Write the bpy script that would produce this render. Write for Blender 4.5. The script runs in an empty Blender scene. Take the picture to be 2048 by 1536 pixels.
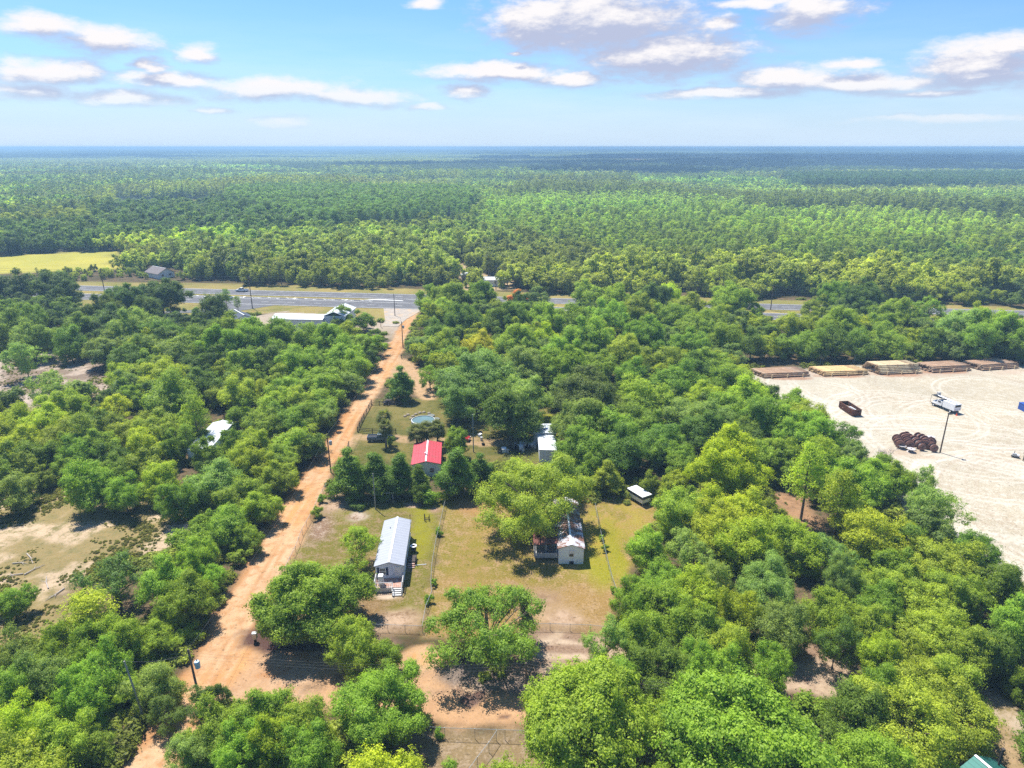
import bpy, math, random
import numpy as np
from mathutils import Vector, Matrix
R = math.radians
random.seed(7)
rng = np.random.default_rng(7)
scene = bpy.context.scene
C = scene.collection

# ------------------------------------------------------------------ camera, sky, sun, exposure
CAM_H = 64.0
FPX = 2048 * 24 / 36
PITCH = math.atan(474 / FPX)
cam = bpy.data.cameras.new("camera"); camo = bpy.data.objects.new("camera", cam); C.objects.link(camo)
cam.lens = 24; cam.sensor_width = 36; cam.clip_start = 0.5; cam.clip_end = 60000
camo.location = (0, 0, CAM_H); camo.rotation_euler = (math.pi / 2 - PITCH, 0, 0)
scene.camera = camo
SUN_EL = 64.0; SUN_AZ = -38.0          # azimuth from +Y, clockwise positive
sd = bpy.data.lights.new("sun", 'SUN'); so = bpy.data.objects.new("sun", sd); C.objects.link(so)
sd.energy = 5.0; sd.angle = R(0.53); sd.color = (1.0, 0.95, 0.86)
_s = Vector((math.sin(R(SUN_AZ)) * math.cos(R(SUN_EL)), math.cos(R(SUN_AZ)) * math.cos(R(SUN_EL)), math.sin(R(SUN_EL))))
so.rotation_euler = _s.to_track_quat('Z', 'Y').to_euler()
so.location = (0, 0, 300)
scene.view_settings.view_transform = 'Standard'; scene.view_settings.look = 'None'
scene.view_settings.gamma = 1.0; scene.view_settings.use_curve_mapping = False
scene.view_settings.exposure = 0.95
scene.render.engine = 'CYCLES'
cy = scene.cycles
cy.max_bounces = 7; cy.diffuse_bounces = 6; cy.glossy_bounces = 1; cy.transmission_bounces = 5
cy.transparent_max_bounces = 6; cy.volume_bounces = 0
cy.caustics_reflective = False; cy.caustics_refractive = False
cy.use_denoising = False
cy.use_adaptive_sampling = True; cy.adaptive_threshold = 0.01

class NT:
    """small helper to write node trees"""
    def __init__(s, tree): s.t = tree; s.n = tree.nodes; s.l = tree.links
    def node(s, typ, **kw):
        nd = s.n.new(typ)
        for k, v in kw.items(): setattr(nd, k, v)
        return nd
    def put(s, sock, v):
        if isinstance(v, bpy.types.NodeSocket): s.l.new(v, sock)
        elif v is not None:
            if isinstance(v, tuple) and sock.type == 'VECTOR': v = v[:3]
            if isinstance(v, tuple) and sock.type == 'RGBA' and len(v) == 3: v = v + (1.0,)
            sock.default_value = v
    def math(s, op, a, b=None, c=None, clamp=False):
        nd = s.node('ShaderNodeMath', operation=op); nd.use_clamp = clamp
        s.put(nd.inputs[0], a)
        if b is not None: s.put(nd.inputs[1], b)
        if c is not None: s.put(nd.inputs[2], c)
        return nd.outputs[0]
    def vmath(s, op, a, b=None, c=None):
        nd = s.node('ShaderNodeVectorMath', operation=op)
        s.put(nd.inputs[0], a)
        if b is not None: s.put(nd.inputs[1], b)
        if c is not None: s.put(nd.inputs[2], c)
        return nd.outputs[1] if op in ('LENGTH', 'DOT_PRODUCT', 'DISTANCE') else nd.outputs[0]
    def noise(s, vec, scale, detail=4, rough=.55, dist=0):
        nd = s.node('ShaderNodeTexNoise')
        s.put(nd.inputs['Vector'], vec); nd.inputs['Scale'].default_value = scale
        nd.inputs['Detail'].default_value = detail; nd.inputs['Roughness'].default_value = rough
        nd.inputs['Distortion'].default_value = dist
        return nd.outputs[0], nd.outputs[1]
    def rng_(s, v, a, b, c=0., d=1., smooth=True):
        nd = s.node('ShaderNodeMapRange'); nd.interpolation_type = 'SMOOTHSTEP' if smooth else 'LINEAR'
        s.put(nd.inputs[0], v); nd.inputs[1].default_value = a; nd.inputs[2].default_value = b
        nd.inputs[3].default_value = c; nd.inputs[4].default_value = d
        return nd.outputs[0]
    def mix(s, f, a, b, mode='MIX'):
        nd = s.node('ShaderNodeMix', data_type='RGBA', blend_type=mode)
        s.put(nd.inputs[0], f); s.put(nd.inputs[6], a); s.put(nd.inputs[7], b)
        return nd.outputs[2]

def col4(c): return (c[0], c[1], c[2], 1.0)

world = bpy.data.worlds.new("World"); scene.world = world; world.use_nodes = True
def build_world():
    t = NT(world.node_tree); t.n.clear()
    out = t.node('ShaderNodeOutputWorld'); bg = t.node('ShaderNodeBackground')
    sky = t.node('ShaderNodeTexSky', sky_type='NISHITA', sun_disc=False)
    sky.sun_elevation = R(SUN_EL); sky.sun_rotation = R(SUN_AZ); sky.altitude = 50
    sky.air_density = 1.0; sky.dust_density = 0.7; sky.ozone_density = 1.6
    tc = t.node('ShaderNodeTexCoord')
    d = t.vmath('NORMALIZE', tc.outputs['Generated'])
    sx = t.node('ShaderNodeSeparateXYZ'); t.put(sx.inputs[0], d)
    az = t.math('ARCTAN2', sx.outputs[0], sx.outputs[1]); el = t.math('ARCSINE', sx.outputs[2])
    cb = t.node('ShaderNodeCombineXYZ'); t.put(cb.inputs[0], az); t.put(cb.inputs[1], el)
    ae = cb.outputs[0]
    # the clouds of the photograph: centre and half axes in picture pixels, turned into azimuth / elevation
    cl = [(1200, 40, 215, 50, 1), (1075, 48, 100, 40, 1), (1330, 108, 180, 34, 1), (1620, 24, 105, 32, .9), (80, 45, 95, 20, .9), (215, 78, 90, 24, .9),
          (110, 142, 112, 22, .9), (385, 107, 50, 16, .8), (308, 133, 32, 14, .8), (330, 160, 125, 15, .8), (560, 178, 170, 20, .85),
          (720, 198, 130, 16, .7), (250, 196, 140, 14, .7), (60, 180, 100, 17, .8), (1000, 145, 150, 15, .95), (1140, 158, 95, 13, .9),
          (930, 182, 56, 14, .85), (1560, 160, 120, 20, .9), (1720, 166, 220, 18, .9), (1960, 122, 130, 30, 1), (2030, 92, 80, 22, .9),
          (1960, 150, 130, 18, .9), (1470, 186, 230, 11, .75), (1850, 186, 180, 9, .6), (850, 216, 60, 7, .6), (1420, 40, 50, 20, .7),
          (850, 2, 50, 9, .8), (1700, 128, 60, 10, .7), (1030, 106, 22, 6, .6), (430, 220, 60, 8, .5), (560, 240, 90, 12, .4), (1900, 238, 260, 9, .5),
          (2300, 140, 200, 40, 1), (-250, 110, 200, 30, .9), (1500, 2, 150, 10, .6), (450, -90, 220, 40, .9), (1900, -120, 260, 50, 1), (-500, 40, 150, 40, 1), (2700, 60, 250, 40, 1)]
    ell = []
    for px, py, w, h, a in cl:
        dx = (px - 1024) / FPX; b = (768 - py) / FPX
        v = Vector((dx, math.cos(PITCH) + b * math.sin(PITCH), -math.sin(PITCH) + b * math.cos(PITCH))); L = v.length
        ell.append((math.atan2(v.x, v.y), math.asin(v.z / L), 1.08 * w / (FPX * math.hypot(v.x, v.y)), 1.45 * h / (FPX * L), a))
    grp = bpy.data.node_groups.new('cloud_field', 'ShaderNodeTree')
    grp.interface.new_socket('P', in_out='INPUT', socket_type='NodeSocketVector')
    grp.interface.new_socket('D', in_out='OUTPUT', socket_type='NodeSocketFloat')
    g = NT(grp); gi = g.node('NodeGroupInput'); go = g.node('NodeGroupOutput')
    st = g.vmath('MULTIPLY', gi.outputs[0], (1.0, 2.6, 1.0))
    _, w1 = g.noise(st, 9.0, 6, .62)
    w1 = g.vmath('SUBTRACT', w1, (.5, .5, .5))
    p = g.vmath('MULTIPLY_ADD', w1, (.085, .024, 0), gi.outputs[0])
    p = g.vmath('MULTIPLY', p, (1, 1, 0))
    cur = None
    for a0, e0, w, h, am in ell:
        q = g.vmath('MULTIPLY_ADD', p, (1 / w, 1 / h, 0), (-a0 / w, -e0 / h, 0))
        ln = g.math('MULTIPLY_ADD', g.vmath('LENGTH', q), -1, .50 + .75 * am)
        cur = ln if cur is None else g.math('SMOOTH_MAX', cur, ln, .12)
    n2, _ = g.noise(st, 26.0, 9, .66)
    dn = g.math('MULTIPLY_ADD', g.math('SUBTRACT', n2, .5), 1.25, cur)
    g.put(go.inputs[0], dn)
    def field(vec):
        nd = t.node('ShaderNodeGroup'); nd.node_tree = grp; t.put(nd.inputs[0], vec); return nd.outputs[0]
    f0 = field(ae); f1 = field(t.vmath('ADD', ae, (-.006, .017, 0)))
    dens = t.rng_(f0, .0, .8)
    lit = t.rng_(t.math('SUBTRACT', f0, f1), -.14, .58)
    ccol = t.mix(lit, col4((.45, .50, .67)), col4((.88, .855, .865)))
    # thin veil low over the horizon
    vn, _ = t.noise(t.vmath('MULTIPLY', ae, (1.2, 9, 1)), 3.0, 6, .6)
    veil = t.math('MULTIPLY', t.rng_(el, .0, .20, .5, 0.0), t.rng_(vn, .35, .7, .35, 1))
    skyc = t.vmath('MULTIPLY', sky.outputs[0], (.60, .90, 1.25))
    CL = 8.2
    base = t.mix(veil, skyc, col4((.74 * CL, .87 * CL, 1.0 * CL)))
    cs = t.vmath('MULTIPLY', ccol, (CL, CL, CL))
    bottom = t.rng_(el, .01, .09, .35, 1)
    low = t.rng_(el, -.02, .11, .85, 0.0)
    base = t.mix(low, base, col4((.62 * CL, .75 * CL, .93 * CL)))
    fin = t.mix(t.math('MULTIPLY', dens, bottom), base, cs)
    t.put(bg.inputs[0], fin); bg.inputs[1].default_value = 0.072
    t.put(out.inputs[0], bg.outputs[0])
build_world()

# ------------------------------------------------------------------ picture <-> ground
def at(px, py, z=0.0):
    a = (px - 1024) / FPX; b = (768 - py) / FPX
    dy = math.cos(PITCH) + b * math.sin(PITCH); dz = -math.sin(PITCH) + b * math.cos(PITCH)
    t = (z - CAM_H) / dz
    return (a * t, dy * t)
def proj(x, y, z):
    zz = z - CAM_H
    f = y * math.cos(PITCH) - zz * math.sin(PITCH); u = y * math.sin(PITCH) + zz * math.cos(PITCH)
    return 1024 + FPX * x / f, 768 - FPX * u / f
def inpoly(X, Y, poly):
    r = np.zeros(np.shape(X), bool); n = len(poly); j = n - 1
    for i in range(n):
        xi, yi = poly[i]; xj, yj = poly[j]
        if yi != yj:
            r ^= ((yi > Y) != (yj > Y)) & (X < (xj - xi) * (Y - yi) / (yj - yi) + xi)
        j = i
    return r
def segdist(X, Y, pts, closed=True):
    d = np.full(np.shape(X), 1e9); n = len(pts)
    for i in range(n if closed else n - 1):
        ax, ay = pts[i]; bx, by = pts[(i + 1) % n]
        vx, vy = bx - ax, by - ay; L = vx * vx + vy * vy + 1e-9
        t = np.clip(((X - ax) * vx + (Y - ay) * vy) / L, 0, 1)
        d = np.minimum(d, np.hypot(X - ax - t * vx, Y - ay - t * vy))
    return d
def sdf(X, Y, poly):
    d = np.full(np.shape(X), 99.0)
    P = np.array(poly); m = (X > P[:, 0].min() - 12) & (X < P[:, 0].max() + 12) & (Y > P[:, 1].min() - 12) & (Y < P[:, 1].max() + 12)
    if m.any():
        dd = segdist(X[m], Y[m], poly); ins = inpoly(X[m], Y[m], poly)
        d[m] = np.where(ins, -dd, dd)
    return d
def _hash(ix, iy, s):
    h = (ix.astype(np.int64) * 374761393 + iy.astype(np.int64) * 668265263 + s * 1442695041) & 0xffffffff
    h = ((h ^ (h >> 13)) * 1274126177) & 0xffffffff
    return ((h ^ (h >> 16)) & 0xffff) / 65535.0
def vnoise(X, Y, sc, s=0):
    x = np.asarray(X, float) / sc; y = np.asarray(Y, float) / sc
    ix = np.floor(x); iy = np.floor(y); fx = x - ix; fy = y - iy
    fx = fx * fx * (3 - 2 * fx); fy = fy * fy * (3 - 2 * fy)
    a = _hash(ix, iy, s); b = _hash(ix + 1, iy, s); c = _hash(ix, iy + 1, s); d = _hash(ix + 1, iy + 1, s)
    return (a * (1 - fx) + b * fx) * (1 - fy) + (c * (1 - fx) + d * fx) * fy
def fbm(X, Y, sc, s=0, o=4):
    r = 0; a = .5; t = 0
    for k in range(o):
        r = r + a * vnoise(X, Y, sc / 2 ** k, s + k * 17); t += a; a *= .5
    return r / t
def sstep(v, a, b): t = np.clip((v - a) / (b - a), 0, 1); return t * t * (3 - 2 * t)
def P(*pts): return [at(x, y) for x, y in pts]

def terrain(X, Y):
    d = np.hypot(X, Y); k = sstep(d, 3500, 9000)
    az = np.arctan2(X, Y)
    return k * (5 + 15 * sstep(az, -.05, .55) * sstep(d, 5000, 12000) + 32 * (fbm(X, Y, 3800, 5, 3) - .35))

# ------------------------------------------------------------------ materials
def principled(name, rgb, rough=.7, metal=0., var=.12, scale=3., spec=.3, bump=0., rgb2=None, thr=(.5, .62)):
    m = bpy.data.materials.new(name); m.use_nodes = True; t = NT(m.node_tree); b = t.n['Principled BSDF']
    tc = t.node('ShaderNodeTexCoord'); n1, _ = t.noise(tc.outputs['Object'], scale, 6, .6)
    f = t.rng_(n1, .25, .75, 1 - var, 1 + var, False)
    base = col4(rgb)
    if rgb2 is not None:
        n2, _ = t.noise(tc.outputs['Object'], scale * .6, 7, .65)
        base = t.mix(t.rng_(n2, thr[0], thr[1]), col4(rgb), col4(rgb2))
    t.put(b.inputs['Base Color'], t.vmath('MULTIPLY', base, _v(t, f)))
    b.inputs['Roughness'].default_value = rough; b.inputs['Metallic'].default_value = metal
    b.inputs['Specular IOR Level'].default_value = spec
    if bump:
        bp = t.node('ShaderNodeBump'); bp.inputs['Strength'].default_value = bump; bp.inputs['Distance'].default_value = .05
        t.put(bp.inputs['Height'], n1); t.put(b.inputs['Normal'], bp.outputs[0])
    return m
def _v(t, f):
    c = t.node('ShaderNodeCombineXYZ')
    for i in range(3): t.put(c.inputs[i], f)
    return c.outputs[0]

def leaf_material(name, instanced, transl=.48):
    m = bpy.data.materials.new(name); m.use_nodes = True; t = NT(m.node_tree); t.n.clear()
    out = t.node('ShaderNodeOutputMaterial')
    if instanced:
        a = t.node('ShaderNodeAttribute', attribute_type='INSTANCER', attribute_name='tint'); base = a.outputs['Color']
    else:
        oi = t.node('ShaderNodeObjectInfo'); base = oi.outputs['Color']
    v = t.node('ShaderNodeAttribute', attribute_name='v')
    fac = v.outputs['Fac']
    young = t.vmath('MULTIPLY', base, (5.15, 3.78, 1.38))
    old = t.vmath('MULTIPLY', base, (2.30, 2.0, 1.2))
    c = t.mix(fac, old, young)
    d = t.node('ShaderNodeBsdfPrincipled'); t.put(d.inputs['Base Color'], c); d.inputs['Roughness'].default_value = .55
    d.inputs['Specular IOR Level'].default_value = .25
    tr = t.node('ShaderNodeBsdfTranslucent'); t.put(tr.inputs[0], t.vmath('MULTIPLY', c, (1.5, 1.5, .8)))
    ms = t.node('ShaderNodeMixShader'); ms.inputs[0].default_value = transl
    t.put(ms.inputs[1], d.outputs[0]); t.put(ms.inputs[2], tr.outputs[0]); t.put(out.inputs[0], ms.outputs[0])
    return m

M = {}
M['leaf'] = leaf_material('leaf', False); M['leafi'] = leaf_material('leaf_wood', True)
M['bark'] = principled('bark', (.16, .125, .10), .9, var=.35, scale=4)
M['deadbark'] = principled('weathered_bark', (.36, .32, .29), .9, var=.25, scale=5)
M['pole'] = principled('pole_wood', (.13, .095, .075), .85, var=.3, scale=4)
M['palepole'] = principled('pale_pole_wood', (.30, .30, .27), .85, var=.25, scale=4)
M['white'] = principled('white_paint', (.74, .75, .77), .5, var=.06, scale=2)
M['siding'] = principled('pale_siding', (.62, .67, .78), .55, var=.06, scale=1.5)
M['offwhite'] = principled('offwhite_siding', (.80, .87, .92), .6, var=.09, scale=1.5)
M['shutter'] = principled('navy_shutter', (.015, .025, .07), .5)
M['glass'] = principled('window_glass', (.02, .03, .045), .12, var=.1, spec=.8)
M['deck'] = principled('deck_boards', (.36, .21, .16), .8, var=.25, scale=2.5, rgb2=(.45, .40, .38))
M['greywood'] = principled('grey_wood', (.42, .41, .40), .85, var=.2, scale=3)
M['whitewood'] = principled('weathered_white_wood', (.6, .6, .6), .8, var=.2, scale=3)
M['darkwood'] = principled('dark_fence_wood', (.055, .045, .04), .85, var=.3, scale=3)
M['galv'] = principled('galvanised_steel', (.42, .45, .46), .45, .6, var=.15)
M['grey'] = principled('grey_metal', (.42, .44, .45), .5, .2, var=.1)
M['rubber'] = principled('rubber', (.015, .015, .016), .85)
M['black'] = principled('black_paint', (.018, .018, .02), .5)
M['steel'] = principled('rusty_steel', (.15, .06, .035), .85, .1, var=.3, scale=1.2, rgb2=(.06, .04, .035))
M['bluepaint'] = principled('blue_paint', (.02, .07, .30), .5)
M['wire'] = principled('wire_metal', (.09, .09, .09), .6, .0)
M['brick'] = principled('concrete_block', (.5, .49, .47), .9, var=.15)
M['asphalt'] = principled('asphalt', (.10, .10, .107), .9, var=.16, scale=.35, rgb2=(.13, .13, .136))
M['marking'] = principled('road_marking', (.62, .62, .60), .7, var=.12, scale=.8)
M['yellowmark'] = principled('yellow_marking', (.65, .48, .08), .7, var=.12)
M['debris'] = principled('debris', (.22, .17, .14), .9, var=.4, scale=2)

def stripes(name, rgb, rgb2, axis, period, rough=.4, metal=.3, dirt=None, dthr=(.5, .6), width=.12):
    """sheet metal with ribs every «period» metres along an axis, and blotches of dirt"""
    m = bpy.data.materials.new(name); m.use_nodes = True; t = NT(m.node_tree); b = t.n['Principled BSDF']
    tc = t.node('ShaderNodeTexCoord'); s = t.node('ShaderNodeSeparateXYZ'); t.put(s.inputs[0], tc.outputs['Object'])
    fr = t.math('FRACT', t.math('DIVIDE', s.outputs[axis], period))
    rib = t.math('LESS_THAN', fr, width)
    n, _ = t.noise(tc.outputs['Object'], .9, 6, .6)
    c = t.mix(rib, col4(rgb), col4(rgb2)); c = t.mix(t.rng_(n, .35, .75, 0, .25), c, col4([x * .7 for x in rgb]))
    if dirt:
        n2, _ = t.noise(tc.outputs['Object'], .45, 8, .7); c = t.mix(t.rng_(n2, *dthr), c, col4(dirt))
    t.put(b.inputs['Base Color'], c); b.inputs['Roughness'].default_value = rough; b.inputs['Metallic'].default_value = metal
    bp = t.node('ShaderNodeBump'); bp.inputs['Strength'].default_value = .5; bp.inputs['Distance'].default_value = .03
    t.put(bp.inputs['Height'], rib); t.put(b.inputs['Normal'], bp.outputs[0])
    return m
M['roofA'] = stripes('pale_metal_roof', (.27, .29, .34), (.38, .40, .45), 1, .75, rough=.6, metal=.0)
M['roofB'] = stripes('leafy_metal_roof', (.42, .42, .46), (.52, .52, .56), 1, .9, rough=.6, metal=0., dirt=(.15, .07, .045), dthr=(.44, .53))
M['porchroof'] = principled('leaf_covered_roof', (.13, .05, .04), .9, var=.4, scale=1.2, rgb2=(.36, .25, .2), thr=(.56, .7))
M['redroof'] = stripes('red_metal_roof', (.40, .034, .052), (.29, .022, .034), 0, .6, rough=.6, metal=0., dirt=(.30, .05, .05), dthr=(.5, .7))
M['rustred'] = stripes('red_roof_worn', (.42, .07, .04), (.3, .04, .03), 0, .5)
M['greenroof'] = stripes('green_metal_roof', (.015, .11, .095), (.012, .08, .07), 0, .5, rough=.6)
M['blueroof'] = principled('slate_blue_roof', (.055, .07, .10), .8, var=.12)
M['graysh'] = principled('brown_grey_shingle', (.16, .14, .14), .9, var=.15)
M['tin'] = stripes('white_tin_roof', (.50, .53, .57), (.42, .46, .50), 0, 1.0, rough=.6, metal=0., dirt=(.35, .37, .38), dthr=(.62, .75))

# chain link: thin woven wire, mostly open
def chain_mat():
    m = bpy.data.materials.new('chain_link'); m.use_nodes = True; t = NT(m.node_tree); t.n.clear()
    out = t.node('ShaderNodeOutputMaterial'); d = t.node('ShaderNodeBsdfDiffuse'); d.inputs[0].default_value = (.35, .37, .36, 1)
    tc = t.node('ShaderNodeTexCoord'); n, _ = t.noise(tc.outputs['Object'], 60, 2)
    tr = t.node('ShaderNodeBsdfTransparent'); ms = t.node('ShaderNodeMixShader'); t.put(ms.inputs[0], t.rng_(n, .35, .65, .10, .2))
    t.put(ms.inputs[1], tr.outputs[0]); t.put(ms.inputs[2], d.outputs[0]); t.put(out.inputs[0], ms.outputs[0]); return m
M['chain'] = chain_mat()

# ------------------------------------------------------------------ object helpers
def tag(o, label=None, cat=None, group=None, kind=None):
    if label: o['label'] = label
    if cat: o['category'] = cat
    if group: o['group'] = group
    if kind: o['kind'] = kind
    return o
def empty(name, loc=(0, 0, 0), rz=0., label=None, cat=None, group=None):
    o = bpy.data.objects.new(name, None); C.objects.link(o); o.location = loc; o.rotation_euler = (0, 0, rz); o.empty_display_size = .3
    return tag(o, label, cat, group)
class MB:
    """collects shapes; build() links them as ONE mesh object"""
    def __init__(s): s.v = []; s.f = []
    def add(s, vs, fs):
        k = len(s.v); s.v += [tuple(v) for v in vs]; s.f += [tuple(i + k for i in f) for f in fs]; return s
    def box(s, c, d, rz=0., rx=0., ry=0., bev=0.):
        x, y, z = d[0] / 2, d[1] / 2, d[2] / 2
        Mx = Matrix.Translation(c) @ Matrix.Rotation(rz, 4, 'Z') @ Matrix.Rotation(ry, 4, 'Y') @ Matrix.Rotation(rx, 4, 'X')
        vs = [Mx @ Vector((a * x, b * y, e * z)) for e in (-1, 1) for a, b in ((-1, -1), (1, -1), (1, 1), (-1, 1))]
        return s.add(vs, [(3, 2, 1, 0), (4, 5, 6, 7), (0, 1, 5, 4), (1, 2, 6, 5), (2, 3, 7, 6), (3, 0, 4, 7)])
    def tube(s, pts, r, n=8, cap=True):
        pts = [Vector(p) for p in pts]; k = len(pts)
        rs = r if isinstance(r, (list, tuple)) else [r] * k
        vs = []
        for i, p in enumerate(pts):
            d = (pts[min(i + 1, k - 1)] - pts[max(i - 1, 0)]).normalized()
            u = d.cross(Vector((0, 0, 1)))
            if u.length < .05: u = d.cross(Vector((1, 0, 0)))
            u.normalize(); w = d.cross(u)
            for j in range(n):
                a = 2 * math.pi * j / n; vs.append(p + (u * math.cos(a) + w * math.sin(a)) * rs[i])
        fs = [(i * n + j, i * n + (j + 1) % n, (i + 1) * n + (j + 1) % n, (i + 1) * n + j) for i in range(k - 1) for j in range(n)]
        if cap: fs += [tuple(range(n - 1, -1, -1)), tuple(range((k - 1) * n, k * n))]
        return s.add(vs, fs)
    def prism(s, prof, y0, y1, axis='y'):
        """profile [(a, z)] extruded along y (or x when axis == 'x')"""
        n = len(prof)
        f = (lambda a, z, t: (a, t, z)) if axis == 'y' else (lambda a, z, t: (t, a, z))
        vs = [f(a, z, y0) for a, z in prof] + [f(a, z, y1) for a, z in prof]
        return s.add(vs, [tuple(range(n)), tuple(range(2 * n - 1, n - 1, -1))] + [(i, i + n, (i + 1) % n + n, (i + 1) % n) for i in range(n)])
    def lathe(s, prof, c=(0, 0, 0), n=20, axis='z'):
        vs = []; k = len(prof)
        for r, h in prof:
            for j in range(n):
                a = 2 * math.pi * j / n; p = (r * math.cos(a), r * math.sin(a), h)
                if axis == 'y': p = (p[0], p[2], p[1])
                if axis == 'x': p = (p[2], p[0], p[1])
                vs.append((p[0] + c[0], p[1] + c[1], p[2] + c[2]))
        return s.add(vs, [(i * n + j, i * n + (j + 1) % n, (i + 1) * n + (j + 1) % n, (i + 1) * n + j) for i in range(k - 1) for j in range(n)])
    def build(s, name, mat, parent=None, smooth=False, bevel=0.):
        me = bpy.data.meshes.new(name); me.from_pydata(s.v, [], s.f); me.update()
        me.materials.append(mat)
        import bmesh
        bm = bmesh.new(); bm.from_mesh(me); bmesh.ops.recalc_face_normals(bm, faces=bm.faces); bm.to_mesh(me); bm.free()
        if smooth:
            me.polygons.foreach_set('use_smooth', [True] * len(me.polygons))
        o = bpy.data.objects.new(name, me); C.objects.link(o)
        if parent is not None: o.parent = parent
        if bevel:
            b = o.modifiers.new('bevel', 'BEVEL'); b.width = bevel; b.segments = 2; b.limit_method = 'ANGLE'
        return o
def copy_tree(o, parent=None):
    c = o.copy(); C.objects.link(c); c.parent = parent
    for ch in [x for x in o.children]: copy_tree(ch, c)
    return c
def npmesh(name, V, F, mats, attrs=None, smooth=False, matidx=None):
    """V (n,3), F (m,k) -> mesh; attrs {name: (domain, type, array)}"""
    V = np.asarray(V, np.float32); F = np.asarray(F, np.int32); k = F.shape[1]
    me = bpy.data.meshes.new(name)
    me.vertices.add(len(V)); me.vertices.foreach_set('co', V.ravel())
    me.loops.add(F.size); me.loops.foreach_set('vertex_index', F.ravel())
    me.polygons.add(len(F)); me.polygons.foreach_set('loop_start', np.arange(0, F.size, k, dtype=np.int32))
    for m in mats: me.materials.append(m)
    if matidx is not None: me.polygons.foreach_set('material_index', matidx.astype(np.int32))
    if smooth: me.polygons.foreach_set('use_smooth', np.ones(len(F), bool))
    me.update(calc_edges=True)
    for an, (dom, ty, arr) in (attrs or {}).items():
        a = me.attributes.new(an, ty, dom)
        a.data.foreach_set({'FLOAT': 'value', 'FLOAT_COLOR': 'color', 'FLOAT_VECTOR': 'vector', 'INT': 'value'}[ty], np.asarray(arr).ravel())
    return me

# ------------------------------------------------------------------ ground: one grid, split into ground, roads, lawns, lot, field
road_main = P((822, 606), (808, 638), (796, 655), (781, 686), (765, 710), (735, 757), (708, 798), (675, 846), (637, 907), (600, 957),
              (560, 1012), (500, 1112), (445, 1205), (385, 1315), (339, 1392), (285, 1480), (235, 1560), (190, 1640), (320, 1640), (350, 1560),
              (385, 1480), (430, 1415), (500, 1330), (508, 1290), (512, 1240), (545, 1180), (589, 1105), (620, 1045), (650, 982), (667, 930), (699, 887),
              (713, 853), (740, 812), (761, 778), (802, 713), (819, 655), (839, 620), (850, 606))
road_side = P((430, 1300), (507, 1298), (560, 1300), (654, 1309), (720, 1318), (787, 1312), (818, 1302), (862, 1290), (880, 1325), (893, 1355), (927, 1372),
              (978, 1385), (1033, 1396), (1100, 1400), (1180, 1420), (1340, 1440), (1500, 1440), (1500, 1480), (1320, 1490), (1180, 1470), (1035, 1445), (940, 1448), (860, 1452),
              (780, 1442), (700, 1437), (600, 1420), (520, 1408), (430, 1412), (380, 1440), (350, 1400))
sand_loop = P((1000, 1262), (1080, 1258), (1180, 1262), (1330, 1290), (1400, 1330), (1560, 1300), (1600, 1280), (1720, 1320), (1700, 1400), (1560, 1390), (1400, 1390), (1180, 1350), (1110, 1395), (1050, 1398), (1000, 1380))
yardA = P((652, 985), (890, 1000), (875, 1090), (862, 1170), (845, 1265), (745, 1268), (540, 1268), (515, 1262), (545, 1180), (589, 1105), (620, 1045))
yardB = P((890, 985), (1100, 985), (1200, 985), (1300, 985), (1340, 1030), (1320, 1080), (1260, 1130), (1240, 1180), (1225, 1280), (845, 1275), (862, 1170), (875, 1090))
yardD = P((713, 858), (745, 800), (870, 795), (1000, 780), (1110, 800), (1120, 870), (1100, 925), (960, 930), (700, 925), (690, 905))
yardF = P((780, 1460), (1100, 1465), (1330, 1500), (1330, 1640), (760, 1640))
lot = P((1480, 741), (2060, 722), (2500, 700), (2700, 1100), (2300, 1260), (2060, 1190), (1960, 1160), (1900, 1100), (1800, 1020), (1720, 950), (1650, 900), (1580, 850), (1500, 790))
clear1 = P((20, 985), (110, 970), (250, 985), (390, 1010), (380, 1080), (330, 1110), (250, 1130), (160, 1170), (130, 1240), (60, 1320), (-80, 1360), (-200, 1100), (-150, 1000))
clear2 = P((-150, 705), (80, 700), (225, 715), (250, 760), (190, 810), (120, 860), (0, 850), (-150, 840))
field1 = P((-300, 518), (0, 512), (120, 505), (245, 502), (250, 520), (235, 538), (130, 543), (0, 548), (-300, 552))
field2 = P((235, 399), (300, 400), (445, 404), (445, 424), (330, 422), (235, 418))
clearR = P((1540, 990), (1580, 980), (1620, 1010), (1650, 1060), (1600, 1072), (1560, 1030))
pathR = P((1960, 1370), (2010, 1380), (2100, 1470), (2100, 1640), (1850, 1640), (1900, 1520), (1930, 1440))
gravel = P((430, 650), (560, 622), (700, 636), (800, 648), (815, 662), (790, 690), (760, 668), (560, 668), (430, 672))
yardH = P((885, 562), (893, 535), (920, 520), (952, 545), (1030, 562), (1025, 580), (900, 580))
drive1 = P((742, 722), (800, 712), (870, 745), (870, 800), (845, 800), (800, 770))
driveD = P((690, 880), (715, 868), (1100, 882), (1100, 898), (720, 880), (700, 905))
verge = P((-300, 566), (160, 563), (500, 568), (840, 578), (1300, 592), (2300, 622), (2300, 690), (1900, 650), (1500, 634), (1150, 620), (850, 612), (835, 640), (800, 646), (560, 625), (380, 640), (160, 615), (-300, 605))

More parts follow.
